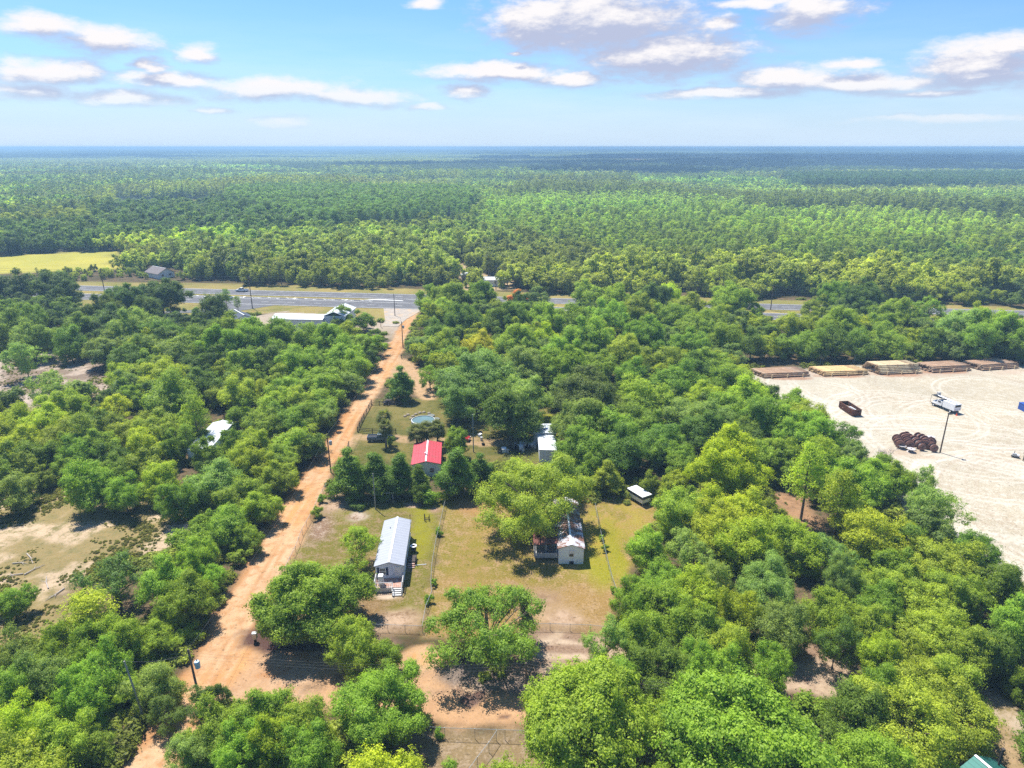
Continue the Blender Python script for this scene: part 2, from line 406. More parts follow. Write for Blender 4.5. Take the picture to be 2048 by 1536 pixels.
def axis(a, b, step, lo, hi, grow=1.18):
    c = list(np.arange(a, b + step * .5, step)); s = step
    while c[-1] < hi: s *= grow; c.append(c[-1] + s)
    s = step
    while c[0] > lo: s *= grow; c.insert(0, c[0] - s)
    return np.array(c)
gx = axis(-150, 165, .62, -22000, 22000)
gy1 = np.arange(45, 232, .55)
s_ = .55; gy = list(gy1)
while gy[-1] < 24000:
    s_ = min(s_ * 1.012, 2.2) if gy[-1] < 460 else s_ * 1.16
    gy.append(gy[-1] + s_)
lo_ = []; v_ = 45; s_ = .55
while v_ > -3000: s_ *= 1.3; v_ -= s_; lo_.insert(0, v_)
gy = np.array(lo_ + gy)
GX, GY = np.meshgrid(gx, gy)
X = GX.ravel(); Y = GY.ravel()
n1 = fbm(X, Y, 14, 1); n2 = fbm(X, Y, 5, 2, 5); n3 = fbm(X, Y, 40, 3); nw = (fbm(X, Y, 3.0, 9, 3) - .5)
def lerp(a, b, t): return a * (1 - t[:, None]) + np.asarray(b)[None, :] * t[:, None] if np.ndim(b) == 1 else a * (1 - t[:, None]) + b * t[:, None]
N = len(X)
col = np.tile(np.array([.115, .085, .045]), (N, 1)); col2 = np.tile(np.array([.055, .075, .025]), (N, 1))
col = lerp(col, [.21, .145, .09], sstep(n1, .45, .62))
far = sstep(np.hypot(X, Y), 350, 900)
col = lerp(col, [.05, .075, .03], far); col2 = lerp(col2, [.05, .08, .03], far)
U = np.zeros((N, 3)); rough_mask = np.zeros(N)
cls = np.zeros(N, int)
def paint(poly, c1, c2, soft=1.0, wob=1.6, cl=None):
    global col, col2
    d = sdf(X, Y, poly) + nw * wob * 2
    k = 1 - sstep(d, -soft, soft)
    if callable(c1): c1 = c1()
    if callable(c2): c2 = c2()
    col = lerp(col, c1, k); col2 = lerp(col2, c2, k)
    if cl is not None: cls[d < soft * .3] = cl
    return k
def field_mix(a, b, nn, lo, hi): return lerp(np.tile(np.array(a, float), (N, 1)), b, sstep(nn, lo, hi))
paint(clear1, lambda: field_mix((.66, .51, .36), (.36, .28, .13), n2, .40, .56), (.26, .23, .10), 3, 3)
paint(clear2, lambda: field_mix((.58, .48, .41), (.28, .21, .16), n2, .45, .65), (.30, .24, .19), 3, 3)
paint(clearR, (.45, .27, .16), (.28, .17, .10), 1.5, 2)
paint(pathR, lambda: field_mix((.46, .33, .20), (.52, .42, .32), n2, .4, .6), (.24, .19, .08), 1.5, 2)
paint(verge, lambda: field_mix((.40, .34, .11), (.26, .27, .07), n1, .4, .6), (.36, .27, .12), 1.2, 1)
paint(gravel, lambda: field_mix((.52, .44, .36), (.36, .29, .20), n1, .45, .6), (.44, .36, .28), 1.5, 3)
paint(yardH, (.56, .42, .27), (.40, .33, .14), 2, 3)
paint(field1, lambda: field_mix((.60, .54, .09), (.50, .48, .08), n3, .4, .6), (.46, .43, .10), 2, 2, 4)
paint(field2, (.62, .54, .14), (.50, .45, .12), 4, 4, 4)
kA = paint(yardA, lambda: field_mix((.27, .175, .075), (.20, .19, .035), n1, .40, .60), (.34, .24, .14), 1.0, 1.2, 3)
kB = paint(yardB, lambda: field_mix((.36, .235, .085), (.27, .225, .045), n1, .42, .64), (.44, .30, .16), 1.0, 1.2, 3)
kD = paint(yardD, lambda: field_mix((.16, .16, .04), (.24, .20, .065), n2, .42, .62), (.12, .13, .03), 1.0, 1.2, 3)
paint(yardF, lambda: field_mix((.30, .22, .12), (.21, .20, .07), n1, .45, .6), (.38, .29, .2), 1.0, 1.2, 3)
def blob(px, py, rx, ry, c1, c2, soft=.45, wob=.5, cl=None, amt=1.0):
    global col, col2
    cx, cyy = at(px, py); ax = at(px + rx, py)[0] - cx; ay = (at(px, py - ry)[1] - at(px, py + ry)[1]) / 2
    d = np.hypot((X - cx) / ax, (Y - cyy) / ay) + (n2 - .5) * 2 * wob + nw * .8
    k = (1 - sstep(d, 1 - soft, 1 + soft * .4)) * amt
    col = lerp(col, c1, k); col2 = lerp(col2, c2, k)
    if cl is not None: cls[k > .5] = cl
G_ = (.30, .29, .025); g_ = (.25, .24, .04); S_ = (.58, .42, .30); B_ = (.27, .17, .10)
blob(845, 1060, 26, 60, G_, g_, .6)
blob(850, 1010, 60, 22, G_, g_, .8, amt=.7); blob(760, 1015, 60, 16, (.2, .2, .05), g_, .8, amt=.6)
blob(1195, 1130, 45, 50, G_, (.34, .31, .04), .6); blob(1215, 1070, 50, 55, (.36, .32, .045), (.40, .29, .06), .7); blob(1235, 1110, 18, 60, G_, (.34, .31, .04), .6)
blob(940, 1120, 40, 80, (.30, .25, .05), (.36, .24, .08), .8, amt=.7); blob(1270, 1040, 40, 30, (.42, .34, .07), (.44, .30, .10), .7)
blob(955, 1015, 60, 22, (.44, .24, .11), (.33, .2, .09), .8, amt=.8)
blob(1130, 1235, 80, 34, S_, (.36, .24, .15), .7, .8); blob(1090, 1200, 60, 24, (.46, .32, .21), B_, .8, .8)
blob(790, 1240, 55, 22, S_, B_, .8, .9); blob(775, 1192, 26, 8, (.66, .52, .40), S_, .5); blob(680, 1010, 40, 18, S_, B_, .8, 1.)
blob(712, 1032, 22, 12, (.6, .5, .42), B_, .6, .7); blob(640, 1060, 28, 40, (.27, .17, .11), (.46, .36, .28), .8)
blob(830, 1010, 18, 5, (.6, .45, .33), B_, .5); blob(870, 1020, 16, 8, (.48, .33, .24), B_, .6)
blob(1445, 1040, 1, 1, B_, B_)
blob(800, 820, 70, 26, (.26, .22, .08), (.2, .18, .05), .7, amt=.8); blob(1095, 838, 22, 12, (.34, .36, .03), g_, .5, cl=3)
# roads
ORA = (.68, .375, .160); ORD = (.52, .25, .105); ORP = (.70, .475, .285)
def road_col():
    c = field_mix(ORA, ORP, n1, .42, .62)
    d = segdist(X, Y, P((822, 606), (796, 655), (765, 710), (708, 798), (637, 907), (560, 1012), (500, 1112), (445, 1205), (385, 1315), (339, 1392), (285, 1480)), False)
    c = lerp(c, ORD, (1 - sstep(d, .3, 1.5)) * .75 * (Y < 200))
    st = vnoise(d * 2.6, Y / 16.0, 1, 88) * .6 + vnoise(d * 6.0, Y / 7.0, 1, 89) * .4
    c = lerp(c, ORD, sstep(st, .52, .85) * .7); c = lerp(c, (.74, .53, .36), sstep(1 - st, .55, .9) * .6)
    for o_ in (2.0, 3.9, 5.4): c = lerp(c, (.74, .52, .34), (1 - sstep(np.abs(d - o_ - .5 * vnoise(X, Y, 18, 5)), .1, .45)) * .55)
    return c
paint(drive1, (.60, .40, .24), (.44, .30, .17), .8, 1.2); paint(driveD, (.50, .34, .2), (.3, .24, .1), .8, 1.2)
paint(sand_loop, lambda: field_mix((.58, .44, .32), (.30, .20, .14), n2, .46, .6), (.36, .25, .18), 1.2, 2.2)
paint(road_side, lambda: field_mix((.60, .37, .21), (.62, .44, .30), n1, .4, .6), (.50, .30, .17), .9, 1.3, 2)
paint(road_main, road_col, (.54, .29, .14), .8, .9, 1)
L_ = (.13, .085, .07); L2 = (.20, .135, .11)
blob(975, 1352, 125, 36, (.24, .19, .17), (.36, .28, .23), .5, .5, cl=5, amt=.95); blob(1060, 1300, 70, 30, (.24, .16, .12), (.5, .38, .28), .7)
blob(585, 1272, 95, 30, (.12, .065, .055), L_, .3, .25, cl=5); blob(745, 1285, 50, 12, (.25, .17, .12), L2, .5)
blob(622, 1375, 45, 22, (.28, .18, .11), (.5, .33, .2), .8, 1.1); blob(680, 1355, 22, 12, (.25, .15, .1), (.5, .33, .2), .8, 1.)
blob(880, 1385, 45, 14, (.30, .19, .13), (.55, .38, .25), .8, 1.); blob(938, 1402, 22, 9, (.17, .10, .08), L2, .4, .7); blob(962, 1390, 11, 7, (.17, .10, .08), L2, .4, .7)
blob(1010, 1432, 14, 5, (.24, .13, .08), L2, .4, .7); blob(850, 1320, 40, 22, (.63, .42, .24), ORA, .6); blob(545, 1345, 60, 20, (.56, .34, .2), ORD, .8)
blob(1080, 1380, 40, 18, (.48, .41, .36), (.36, .29, .25), .7); blob(640, 1308, 50, 8, (.52, .36, .25), ORD, .7)
for (a_, b_) in (((1090, 1283), (1180, 1290)), ((1080, 1310), (1175, 1312))):
    d = segdist(X, Y, P(a_, b_), False) + nw * 1.2; k = (1 - sstep(d, .2, .9)); col = lerp(col, (.64, .50, .38), k)
for (a_, b_) in (((1090, 1296), (1180, 1301)),):
    d = segdist(X, Y, P(a_, b_), False) + nw * 1.2; k = (1 - sstep(d, .3, .9)); col = lerp(col, (.26, .16, .11), k)
# yard lot of pale sand, with wheel tracks
kl = paint(lot, lambda: field_mix((.60, .565, .47), (.55, .49, .38), n3, .35, .65), (.66, .62, .53), 2.2, 3, 6)
def tracks(cx, cyy, r0, n, seed, w=.30, amt=.6, sq=1.0, c=(.84, .80, .74)):
    global col
    rr = random.Random(seed)
    for i in range(n):
        r = r0 * rr.uniform(.55, 1.5); ox = cx + rr.uniform(-4, 4); oy = cyy + rr.uniform(-4, 4)
        a0 = rr.uniform(-3.1, 3.1); span = rr.uniform(.8, 2.2)
        ang = np.arctan2(Y - oy, X - ox); d0 = np.hypot(X - ox, (Y - oy) * sq)
        m = np.abs(((ang - a0 + np.pi) % (2 * np.pi)) - np.pi) < span
        cc = c if i % 3 else (.50, .41, .31)
        for off in (-.9, .9):
            k = (1 - sstep(np.abs(d0 - r - off), w * .4, w * 1.5)) * m * amt * kl
            col = lerp(col, cc, k)
for i, (cx_, cy_, r_) in enumerate([(100, 160, 14), (88, 178, 12), (115, 150, 18), (130, 175, 26), (95, 120, 16), (112, 108, 22), (140, 138, 9), (104, 142, 30), (120, 185, 40), (90, 110, 45)]):
    tracks(cx_, cy_, r_, 7, i)
blob(1860, 915, 60, 4, (.5, .32, .18), (.6, .45, .3), .8, .5, amt=.5)
blob(1790, 745, 330, 9, (.58, .44, .36), (.5, .36, .27), .6, .5, amt=.6)
for (x_, y_) in ((1576, 757), (1690, 753), (1795, 750), (1895, 744)): blob(x_, y_, 55, 4, (.42, .22, .13), (.5, .3, .2), .5, .3, amt=.8)
blob(1800, 905, 40, 8, (.55, .40, .28), (.5, .36, .27), .6, .5, amt=.5)
Z = terrain(X, Y)
Z = Z + np.where(np.hypot(X, Y) < 600, (fbm(X, Y, 9, 31, 3) - .5) * .12, 0) * (cls != 6) * (cls != 1) * (cls != 2)
V = np.stack([X, Y, Z], 1)
nx_, ny_ = len(gx), len(gy)
idx = np.arange(nx_ * ny_).reshape(ny_, nx_)
F = np.stack([idx[:-1, :-1].ravel(), idx[:-1, 1:].ravel(), idx[1:, 1:].ravel(), idx[1:, :-1].ravel()], 1)
fc = np.max(cls[F], axis=1)
SP = np.zeros(N)
SP[:] = .5; SP = np.where(kl > .3, .22, SP)

def ground_material():
    m = bpy.data.materials.new('ground_soil'); m.use_nodes = True; t = NT(m.node_tree); b = t.n['Principled BSDF']
    a1 = t.node('ShaderNodeAttribute', attribute_name='col'); a2 = t.node('ShaderNodeAttribute', attribute_name='col2')
    geo = t.node('ShaderNodeNewGeometry'); p = geo.outputs['Position']
    nA, _ = t.noise(p, .55, 8, .68); nB, _ = t.noise(p, 3.2, 5, .7); nC, _ = t.noise(p, .06, 4, .5)
    f = t.rng_(t.math('ADD', t.math('MULTIPLY', nA, .6), t.math('MULTIPLY', nB, .4)), .46, .60)
    c = t.mix(f, a1.outputs['Color'], a2.outputs['Color'])
    nD, _ = t.noise(p, 1.5, 3, .5)
    c = t.vmath('MULTIPLY', c, _v(t, t.rng_(nD, .62, .70, 1.0, .62)))
    k = t.math('MULTIPLY', t.rng_(nB, .3, .7, .78, 1.22, False), t.rng_(nC, .3, .7, .92, 1.08, False))
    c = t.vmath('MULTIPLY', c, _v(t, k))
    t.put(b.inputs['Base Color'], c); b.inputs['Roughness'].default_value = .95; b.inputs['Specular IOR Level'].default_value = .08
    bp = t.node('ShaderNodeBump'); bp.inputs['Strength'].default_value = .35; bp.inputs['Distance'].default_value = .12
    t.put(bp.inputs['Height'], nB); t.put(b.inputs['Normal'], bp.outputs[0])
    return m
M['ground'] = ground_material()
GK = np.array([.585, .57, .54])
def ground_piece(name, sel, kind='structure'):
    f = F[sel]; u, inv = np.unique(f.ravel(), return_inverse=True)
    rgba = np.ones((len(u), 4)); rgba[:, :3] = np.clip(col[u] * GK, 0, 1); rgba2 = np.ones((len(u), 4)); rgba2[:, :3] = np.clip(col2[u] * GK, 0, 1)
    me = npmesh(name, V[u], inv.reshape(f.shape), [M['ground']], {'col': ('POINT', 'FLOAT_COLOR', rgba), 'col2': ('POINT', 'FLOAT_COLOR', rgba2)}, True)
    o = bpy.data.objects.new(name, me); C.objects.link(o); return tag(o, kind=kind)
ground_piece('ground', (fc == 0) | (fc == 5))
ground_piece('dirt_road', fc == 1); ground_piece('side_road', fc == 2)
ground_piece('lawn', fc == 3); ground_piece('field', fc == 4); ground_piece('sand_lot', fc == 6)

# ------------------------------------------------------------------ highway (two carriageways, hatched median lane), laid as sheets
def strip(name, mat, pts, z, parent=None, kind='structure'):
    me = bpy.data.meshes.new(name); me.from_pydata([(x, y, z) for x, y in pts], [], [tuple(range(len(pts)))]); me.materials.append(mat)
    o = bpy.data.objects.new(name, me); C.objects.link(o)
    if parent: o.parent = parent
    return tag(o, kind=kind)
# the highway runs along a straight line with this direction; t = metres along, s = metres across (positive away from the camera)
hA = Vector((-124.1, 314.5)); hB = Vector((117, 283.5)); hd = (hB - hA).normalized(); hn = Vector((-hd.y, hd.x))
def hw(t, s): p = hA + hd * t + hn * s; return (p.x, p.y)
def hrect(t0, t1, s0, s1): return [hw(t0, s0), hw(t1, s0), hw(t1, s1), hw(t0, s1)]
HZ = .10
strip('highway', M['asphalt'], hrect(-420, 520, -6.2, 5.2), HZ)
strip('highway', M['asphalt'], hrect(-420, 520, -24.5, -12.2), HZ)
strip('highway_crossing', M['asphalt'], hrect(68, 92, -12.2, -6.2), HZ)
strip('highway_turn_lane', M['asphalt'], hrect(-40, 68, -12.2, -8.8), HZ)
strip('highway_driveway', M['asphalt'], [hw(2, -24.5), hw(26, -24.5), hw(15, -38), hw(-10, -44), hw(-20, -44), hw(4, -34)], .085)
def marks(name, mat, rects, z):
    mb = MB()
    for r in rects: mb.add([(x, y, z) for x, y in r], [(0, 1, 2, 3)])
    return tag(mb.build(name, mat), kind='structure')
mk = []
for s0 in (-5.4, 4.4, -23.9, -13.2): mk.append(hrect(-420, 520, s0, s0 + .25))
for k in range(-35, 44): mk.append(hrect(k * 12, k * 12 + 3.4, -.6, -.4)); mk.append(hrect(k * 12 + 5, k * 12 + 8.4, -18.7, -18.5))
def curve_arrow(t0):
    return [[hw(t0, -10.9), hw(t0 + 3.6, -10.9), hw(t0 + 3.6, -10.6), hw(t0, -10.6)], [hw(t0 + 3.0, -11.6), hw(t0 + 4.2, -10.9), hw(t0 + 3.8, -10.4), hw(t0 + 2.6, -11.2)],
            [hw(t0 - 1.6, -9.6), hw(t0 + .4, -10.7), hw(t0, -11.0), hw(t0 - 2.2, -9.8)]]
for k in range(12): mk += curve_arrow(-34 + k * 8.6)
for k in range(4): mk.append(hrect(-20 + k * 24, -19 + k * 24, -11.6, -9.2))
marks('road_markings', M['marking'], mk, HZ + .02)
marks('turn_apron', M['marking'], [[hw(60, -8.7), hw(78, -9.3), hw(78, -8.5), hw(66, -6.9)]], HZ + .03)
ymk = [hrect(-420, 60, -8.9, -8.7), hrect(-420, -40, -12.1, -11.9), hrect(95, 520, -12.1, -11.9)]
marks('yellow_line', M['yellowmark'], ymk, HZ + .02)
# paved mouth of the dirt road
mouth = [hw(74, -24.5), hw(91, -24.5), (-41.5, 262), (-43, 250), (-49, 251), (-50, 262)]
strip('paved_mouth', principled('worn_asphalt', (.30, .26, .22), .9, var=.2, scale=.4, rgb2=(.40, .29, .19)), mouth, .09)

# ------------------------------------------------------------------ tree shapes
def unit(a): return a / np.maximum(np.linalg.norm(a, axis=-1, keepdims=True), 1e-6)
def leaf_quads(c, n, s, rg, asp=.62):
    """diamond leaves: centres c, normals n, half sizes s"""
    r = unit(rg.normal(size=c.shape)); t = unit(np.cross(n, r)); b = np.cross(n, t)
    s = s[:, None]
    V = np.stack([c + t * s, c + b * s * asp, c - t * s, c - b * s * asp], 1).reshape(-1, 3)
    return V, np.arange(len(V)).reshape(-1, 4)
def crown_mesh(name, seed, Rr, z0, z1, nl, nt, nlf, ls, mat, lobe=(.30, .46), flat=1.0, tr=.52, fill=.10, top=.35, shape='round', hollow=.0):
    rg = np.random.default_rng(seed)
    zc = z0 + (z1 - z0) * .45; hu = z1 - zc; hl = zc - z0
    L = []; rad = []; ph = rg.uniform(0, 6.28, 3); asy = rg.uniform(.7, 1.3)
    for i in range(nl):
        for _ in range(60):
            d = unit(rg.normal(size=3)); d[2] = d[2] + top * .6; d = unit(d)
            rr = rg.uniform(.38, .98)
            rl = Rr * rg.uniform(*lobe) * (1.18 - .45 * rr)
            aa = math.atan2(d[1], d[0]); rr = rr * (1 + asy * (.17 * math.sin(2 * aa + ph[0]) + .13 * math.sin(3 * aa + ph[1]) + .08 * math.sin(5 * aa + ph[2])))
            zz = d[2] * (hu if d[2] > 0 else hl) * rr
            w = 1.0
            if shape == 'cone': w = max(.15, 1.05 - .95 * ((zc + zz) - z0) / (z1 - z0)); rl *= .55 + .5 * w
            if shape == 'tall': w = .8
            p = np.array([d[0] * Rr * rr * w, d[1] * Rr * rr * w, zc + zz])
            if all(np.linalg.norm(p - q) > .55 * (rl + r2) * .72 for q, r2 in zip(L, rad)): break
        L.append(p); rad.append(rl)
    L = np.array(L); rad = np.array(rad)
    cs = []; ns = []; vs = []; ss = []
    for i in range(len(L)):
        out = unit(L[i] - np.array([0, 0, zc]))
        d = unit(rg.normal(size=(nt, 3)) + out * .55 + np.array([0, 0, .35]))
        rr = rad[i] * np.where(rg.random((nt, 1)) < .17, rg.uniform(1.1, 1.5, (nt, 1)), rg.uniform(.62, 1.06, (nt, 1))) * np.array([1, 1, .85 * flat])
        tc = L[i] + d * rr
        # twigs buried in another lobe are dropped
        dd = np.linalg.norm(tc[:, None] - L[None], axis=2); dd[:, i] = 9e9
        keep = ~(dd < rad[None] * .66).any(1)
        if hollow: keep &= rg.random(nt) > hollow
        tc = tc[keep]; d = d[keep]; k = len(tc)
        if k == 0: continue
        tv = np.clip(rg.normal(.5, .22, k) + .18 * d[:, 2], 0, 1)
        sz = tr * rg.uniform(.6, 1.35, k)
        c = np.repeat(tc, nlf, 0) + rg.normal(size=(k * nlf, 3)) * np.repeat(sz, nlf)[:, None] * .50 * np.array([1, 1, .7])
        loc = unit(c - np.repeat(tc, nlf, 0))
        n = unit(np.repeat(d, nlf, 0) * .75 + loc * .7 + rg.normal(size=c.shape) * .42 + np.array([0, 0, .35]))
        cs.append(c); ns.append(n); vs.append(np.clip(np.repeat(tv, nlf) + rg.normal(0, .13, len(c)), 0, 1)); ss.append(ls * rg.uniform(.6, 1.35, len(c)))
        kf = int(nt * nlf * fill)
        if kf:
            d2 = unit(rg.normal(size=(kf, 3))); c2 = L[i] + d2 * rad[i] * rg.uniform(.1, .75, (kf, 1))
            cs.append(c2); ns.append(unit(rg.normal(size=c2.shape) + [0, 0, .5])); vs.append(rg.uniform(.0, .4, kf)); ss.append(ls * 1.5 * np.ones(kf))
    c = np.concatenate(cs); n = np.concatenate(ns); v = np.concatenate(vs); s = np.concatenate(ss)
    V, F_ = leaf_quads(c, n, s, rg)
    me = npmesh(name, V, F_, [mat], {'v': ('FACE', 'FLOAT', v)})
    return me, L, rad
def branch_mesh(name, seed, h, L, r0, mat, lean=.6, twigs=False):
    """tapered trunk with limbs reaching to the lobes"""
    rg = random.Random(seed); mb = MB()
    fork = h * .34
    p0 = Vector((0, 0, -.25)); p1 = Vector((rg.uniform(-.2, .2), rg.uniform(-.2, .2), fork * .5)); p2 = Vector((rg.uniform(-.35, .35), rg.uniform(-.35, .35), fork))
    mb.tube([p0, Vector((0, 0, .15)), p1, p2], [r0 * 1.5, r0 * 1.1, r0 * .9, r0 * .8], 8)
    Ls = sorted([Vector(q) for q in L], key=lambda q: -q.z)
    for i, q in enumerate(Ls[:16]):
        a = rg.uniform(.3, .95); st = p1.lerp(p2, a); r = r0 * rg.uniform(.32, .5)
        m1 = st.lerp(q, .35) + Vector((0, 0, .4 + rg.uniform(0, .5))); m2 = st.lerp(q, .7) + Vector((rg.uniform(-.3, .3), rg.uniform(-.3, .3), .35))
        mb.tube([st, m1, m2, q], [r, r * .7, r * .45, r * .15], 6, False)
        for _ in range(3 if twigs else 1):
            e = q + Vector((rg.uniform(-1, 1), rg.uniform(-1, 1), rg.uniform(-.2, .9))) * 1.2
            mb.tube([m2, e], [r * .3, r * .08], 4, False)
    me = bpy.data.meshes.new(name); me.from_pydata(mb.v, [], mb.f); me.materials.append(mat); me.update(); return me
def pine_mesh(name, seed, H, Rr, z0, mat, ncl, nlf, ls, openness=.5, pointed=.3):
    rg = np.random.default_rng(seed); cs = []; ns = []; vs = []; br = MB()
    br.tube([(0, 0, -.2), (.05, .05, H * .3), (.15, -.1, H * .65), (.1, 0, H * .97)], [H * .019, H * .015, H * .010, H * .003], 7)
    for i in range(ncl):
        u = rg.random() ** .8; z = z0 + (H - z0) * u; a = rg.uniform(0, 6.283)
        w = Rr * ((1 - u) ** pointed) * (.45 + .55 * min(1, u * 3 + .3)) * rg.uniform(.35, 1.05)
        p = np.array([math.cos(a) * w, math.sin(a) * w, z + rg.uniform(-.2, .4)])
        if rg.random() < .55: br.tube([(0.08, 0, z - .5 - w * .15), tuple(p * [.6, .6, 1] - [0, 0, .25]), tuple(p)], [.05, .035, .015], 4, False)
        k = nlf; sz = rg.uniform(.35, .7) * Rr / 3.2
        c = p + rg.normal(size=(k, 3)) * sz * np.array([.75, .75, .42]); n = unit((c - p) * .8 + rg.normal(size=(k, 3)) * .5 + [0, 0, .8])
        cs.append(c); ns.append(n); vs.append(np.clip(rg.normal(.5, .25) + rg.normal(0, .15, k), 0, 1))
    c = np.concatenate(cs); n = np.concatenate(ns); v = np.concatenate(vs)
    V, F_ = leaf_quads(c, n, ls * rg.uniform(.6, 1.3, len(c)), rg, .30)
    me = npmesh(name, V, F_, [mat], {'v': ('FACE', 'FLOAT', v)})
    bm_ = bpy.data.meshes.new(name + '_trunk'); bm_.from_pydata(br.v, [], br.f); bm_.materials.append(M['bark']); bm_.update()
    return me, bm_
def bare_mesh(name, seed, H, mat, spread=.5, depth=4):
    rg = random.Random(seed); mb = MB()
    def go(p, d, l, r, k):
        e = p + d * l; m = p + d * l * .5 + Vector((rg.uniform(-1, 1), rg.uniform(-1, 1), 0)) * l * .07
        mb.tube([p, m, e], [r, r * .8, r * .6], 5 if k < 2 else 3, False)
        if k >= depth: return
        for _ in range(rg.randint(2, 4) if k else 5):
            nd = (d + Vector((rg.uniform(-1, 1), rg.uniform(-1, 1), rg.uniform(-.25, .7))) * spread * 1.5).normalized()
            go(p.lerp(e, rg.uniform(.55, 1)), nd, l * rg.uniform(.5, .75), r * .55, k + 1)
    go(Vector((0, 0, -.1)), Vector((.06, .03, 1)), H * .42, H * .022, 0)
    me = bpy.data.meshes.new(name); me.from_pydata(mb.v, [], mb.f); me.materials.append(mat); me.update(); return me

# near prototypes: mesh pairs (crown, trunk), crown radius 5 m / 8 m, height 10 m / 13 m
PROTO = {}
def mk_set(key, n, Rr, H, z0, nl, nt, nlf, ls, **kw):
    PROTO[key] = []
    for i in range(n):
        c, L, rd = crown_mesh(key + '_crown', hash_seed(key) + i, Rr, z0, H, nl, nt, nlf, ls, M['leaf'], **kw)
        t = branch_mesh(key + '_trunk', hash_seed(key) + i, H, L, Rr * .05, M['bark'], twigs=True)
        PROTO[key].append((c, t, Rr, H))
def hash_seed(s): return sum(ord(ch) * (i + 3) for i, ch in enumerate(s))
Q = 1.0
mk_set('round', 5, 5.0, 9.5, 1.0, 30, int(54 * Q), 26, .125)
mk_set('big', 3, 8.0, 12.0, 1.6, 52, int(66 * Q), 30, .14, lobe=(.19, .33), tr=.62)
mk_set('willow', 2, 8.0, 12.0, 2.0, 46, int(48 * Q), 34, .125, lobe=(.17, .30), tr=.70, fill=.03)
mk_set('clumpy', 4, 5.0, 10.0, 1.0, 24, int(58 * Q), 26, .13, lobe=(.26, .50), tr=.6, shape='tall')
mk_set('open', 3, 5.0, 9.0, 2.2, 26, int(34 * Q), 20, .12, lobe=(.2, .34), fill=.02, hollow=.12, tr=.45)
mk_set('hedge', 3, 4.0, 9.0, .2, 28, int(56 * Q), 25, .125, lobe=(.26, .44), shape='cone', top=0)
mk_set('bush', 2, 2.4, 3.6, .1, 11, int(38 * Q), 14, .14, tr=.38)
PROTO['pine'] = []
for i in range(2):
    c, t = pine_mesh('pine_crown', 400 + i, 15.0, 4.2, 5.0, M['leaf'], 120, 46, .26); PROTO['pine'].append((c, t, 4.2, 15.0))
PROTO['dead'] = [(None, bare_mesh('bare_tree', 51 + i, 8.0, M['deadbark'], .5, 4), 3.0, 8.0) for i in range(2)]
def palm():
    mbt = MB(); mbt.tube([(0, 0, -.2), (.08, 0, 2), (.05, .05, 4.3)], [.24, .19, .17], 10)
    rg = np.random.default_rng(5); Vs = []; Fs = []; vv = []; k = 0
    for i in range(46):
        a = rg.uniform(0, 6.28); e = math.radians(rg.uniform(-70, 65)); L = rg.uniform(.9, 1.5)
        d = np.array([math.cos(a) * math.cos(e), math.sin(a) * math.cos(e), math.sin(e)]); hub = np.array([.05, .05, 4.4]) + d * L * .75
        side = unit(np.cross(d, [0, 0, 1.0])); up = np.cross(side, d); sh = rg.random() * .5 + (.4 if e > 0 else 0)
        for j in range(15):
            th = math.radians(-100 + j * 200 / 14); q = d * math.cos(th) + side * math.sin(th); l = L * (1.0 - .25 * abs(j - 7) / 7)
            w = np.cross(q, up) * .055; tip = hub + q * l * .62; end = hub + q * l + np.array([0, 0, -.55 * l])
            Vs += [hub - w * .4, hub + w * .4, tip + w, tip - w, end, end]; Fs += [(k, k + 1, k + 2, k + 3), (k + 3, k + 2, k + 4, k + 5)]; k += 6; vv += [sh, sh]
    me = npmesh('palm_crown', np.array(Vs), np.array(Fs), [M['leaf']], {'v': ('FACE', 'FLOAT', np.clip(vv, 0, 1))})
    tm = bpy.data.meshes.new('palm_trunk'); tm.from_pydata(mbt.v, [], mbt.f); tm.materials.append(M['bark']); return me, tm
_pc, _pt = palm(); PROTO['palm'] = [(_pc, _pt, 2.1, 6.0)]

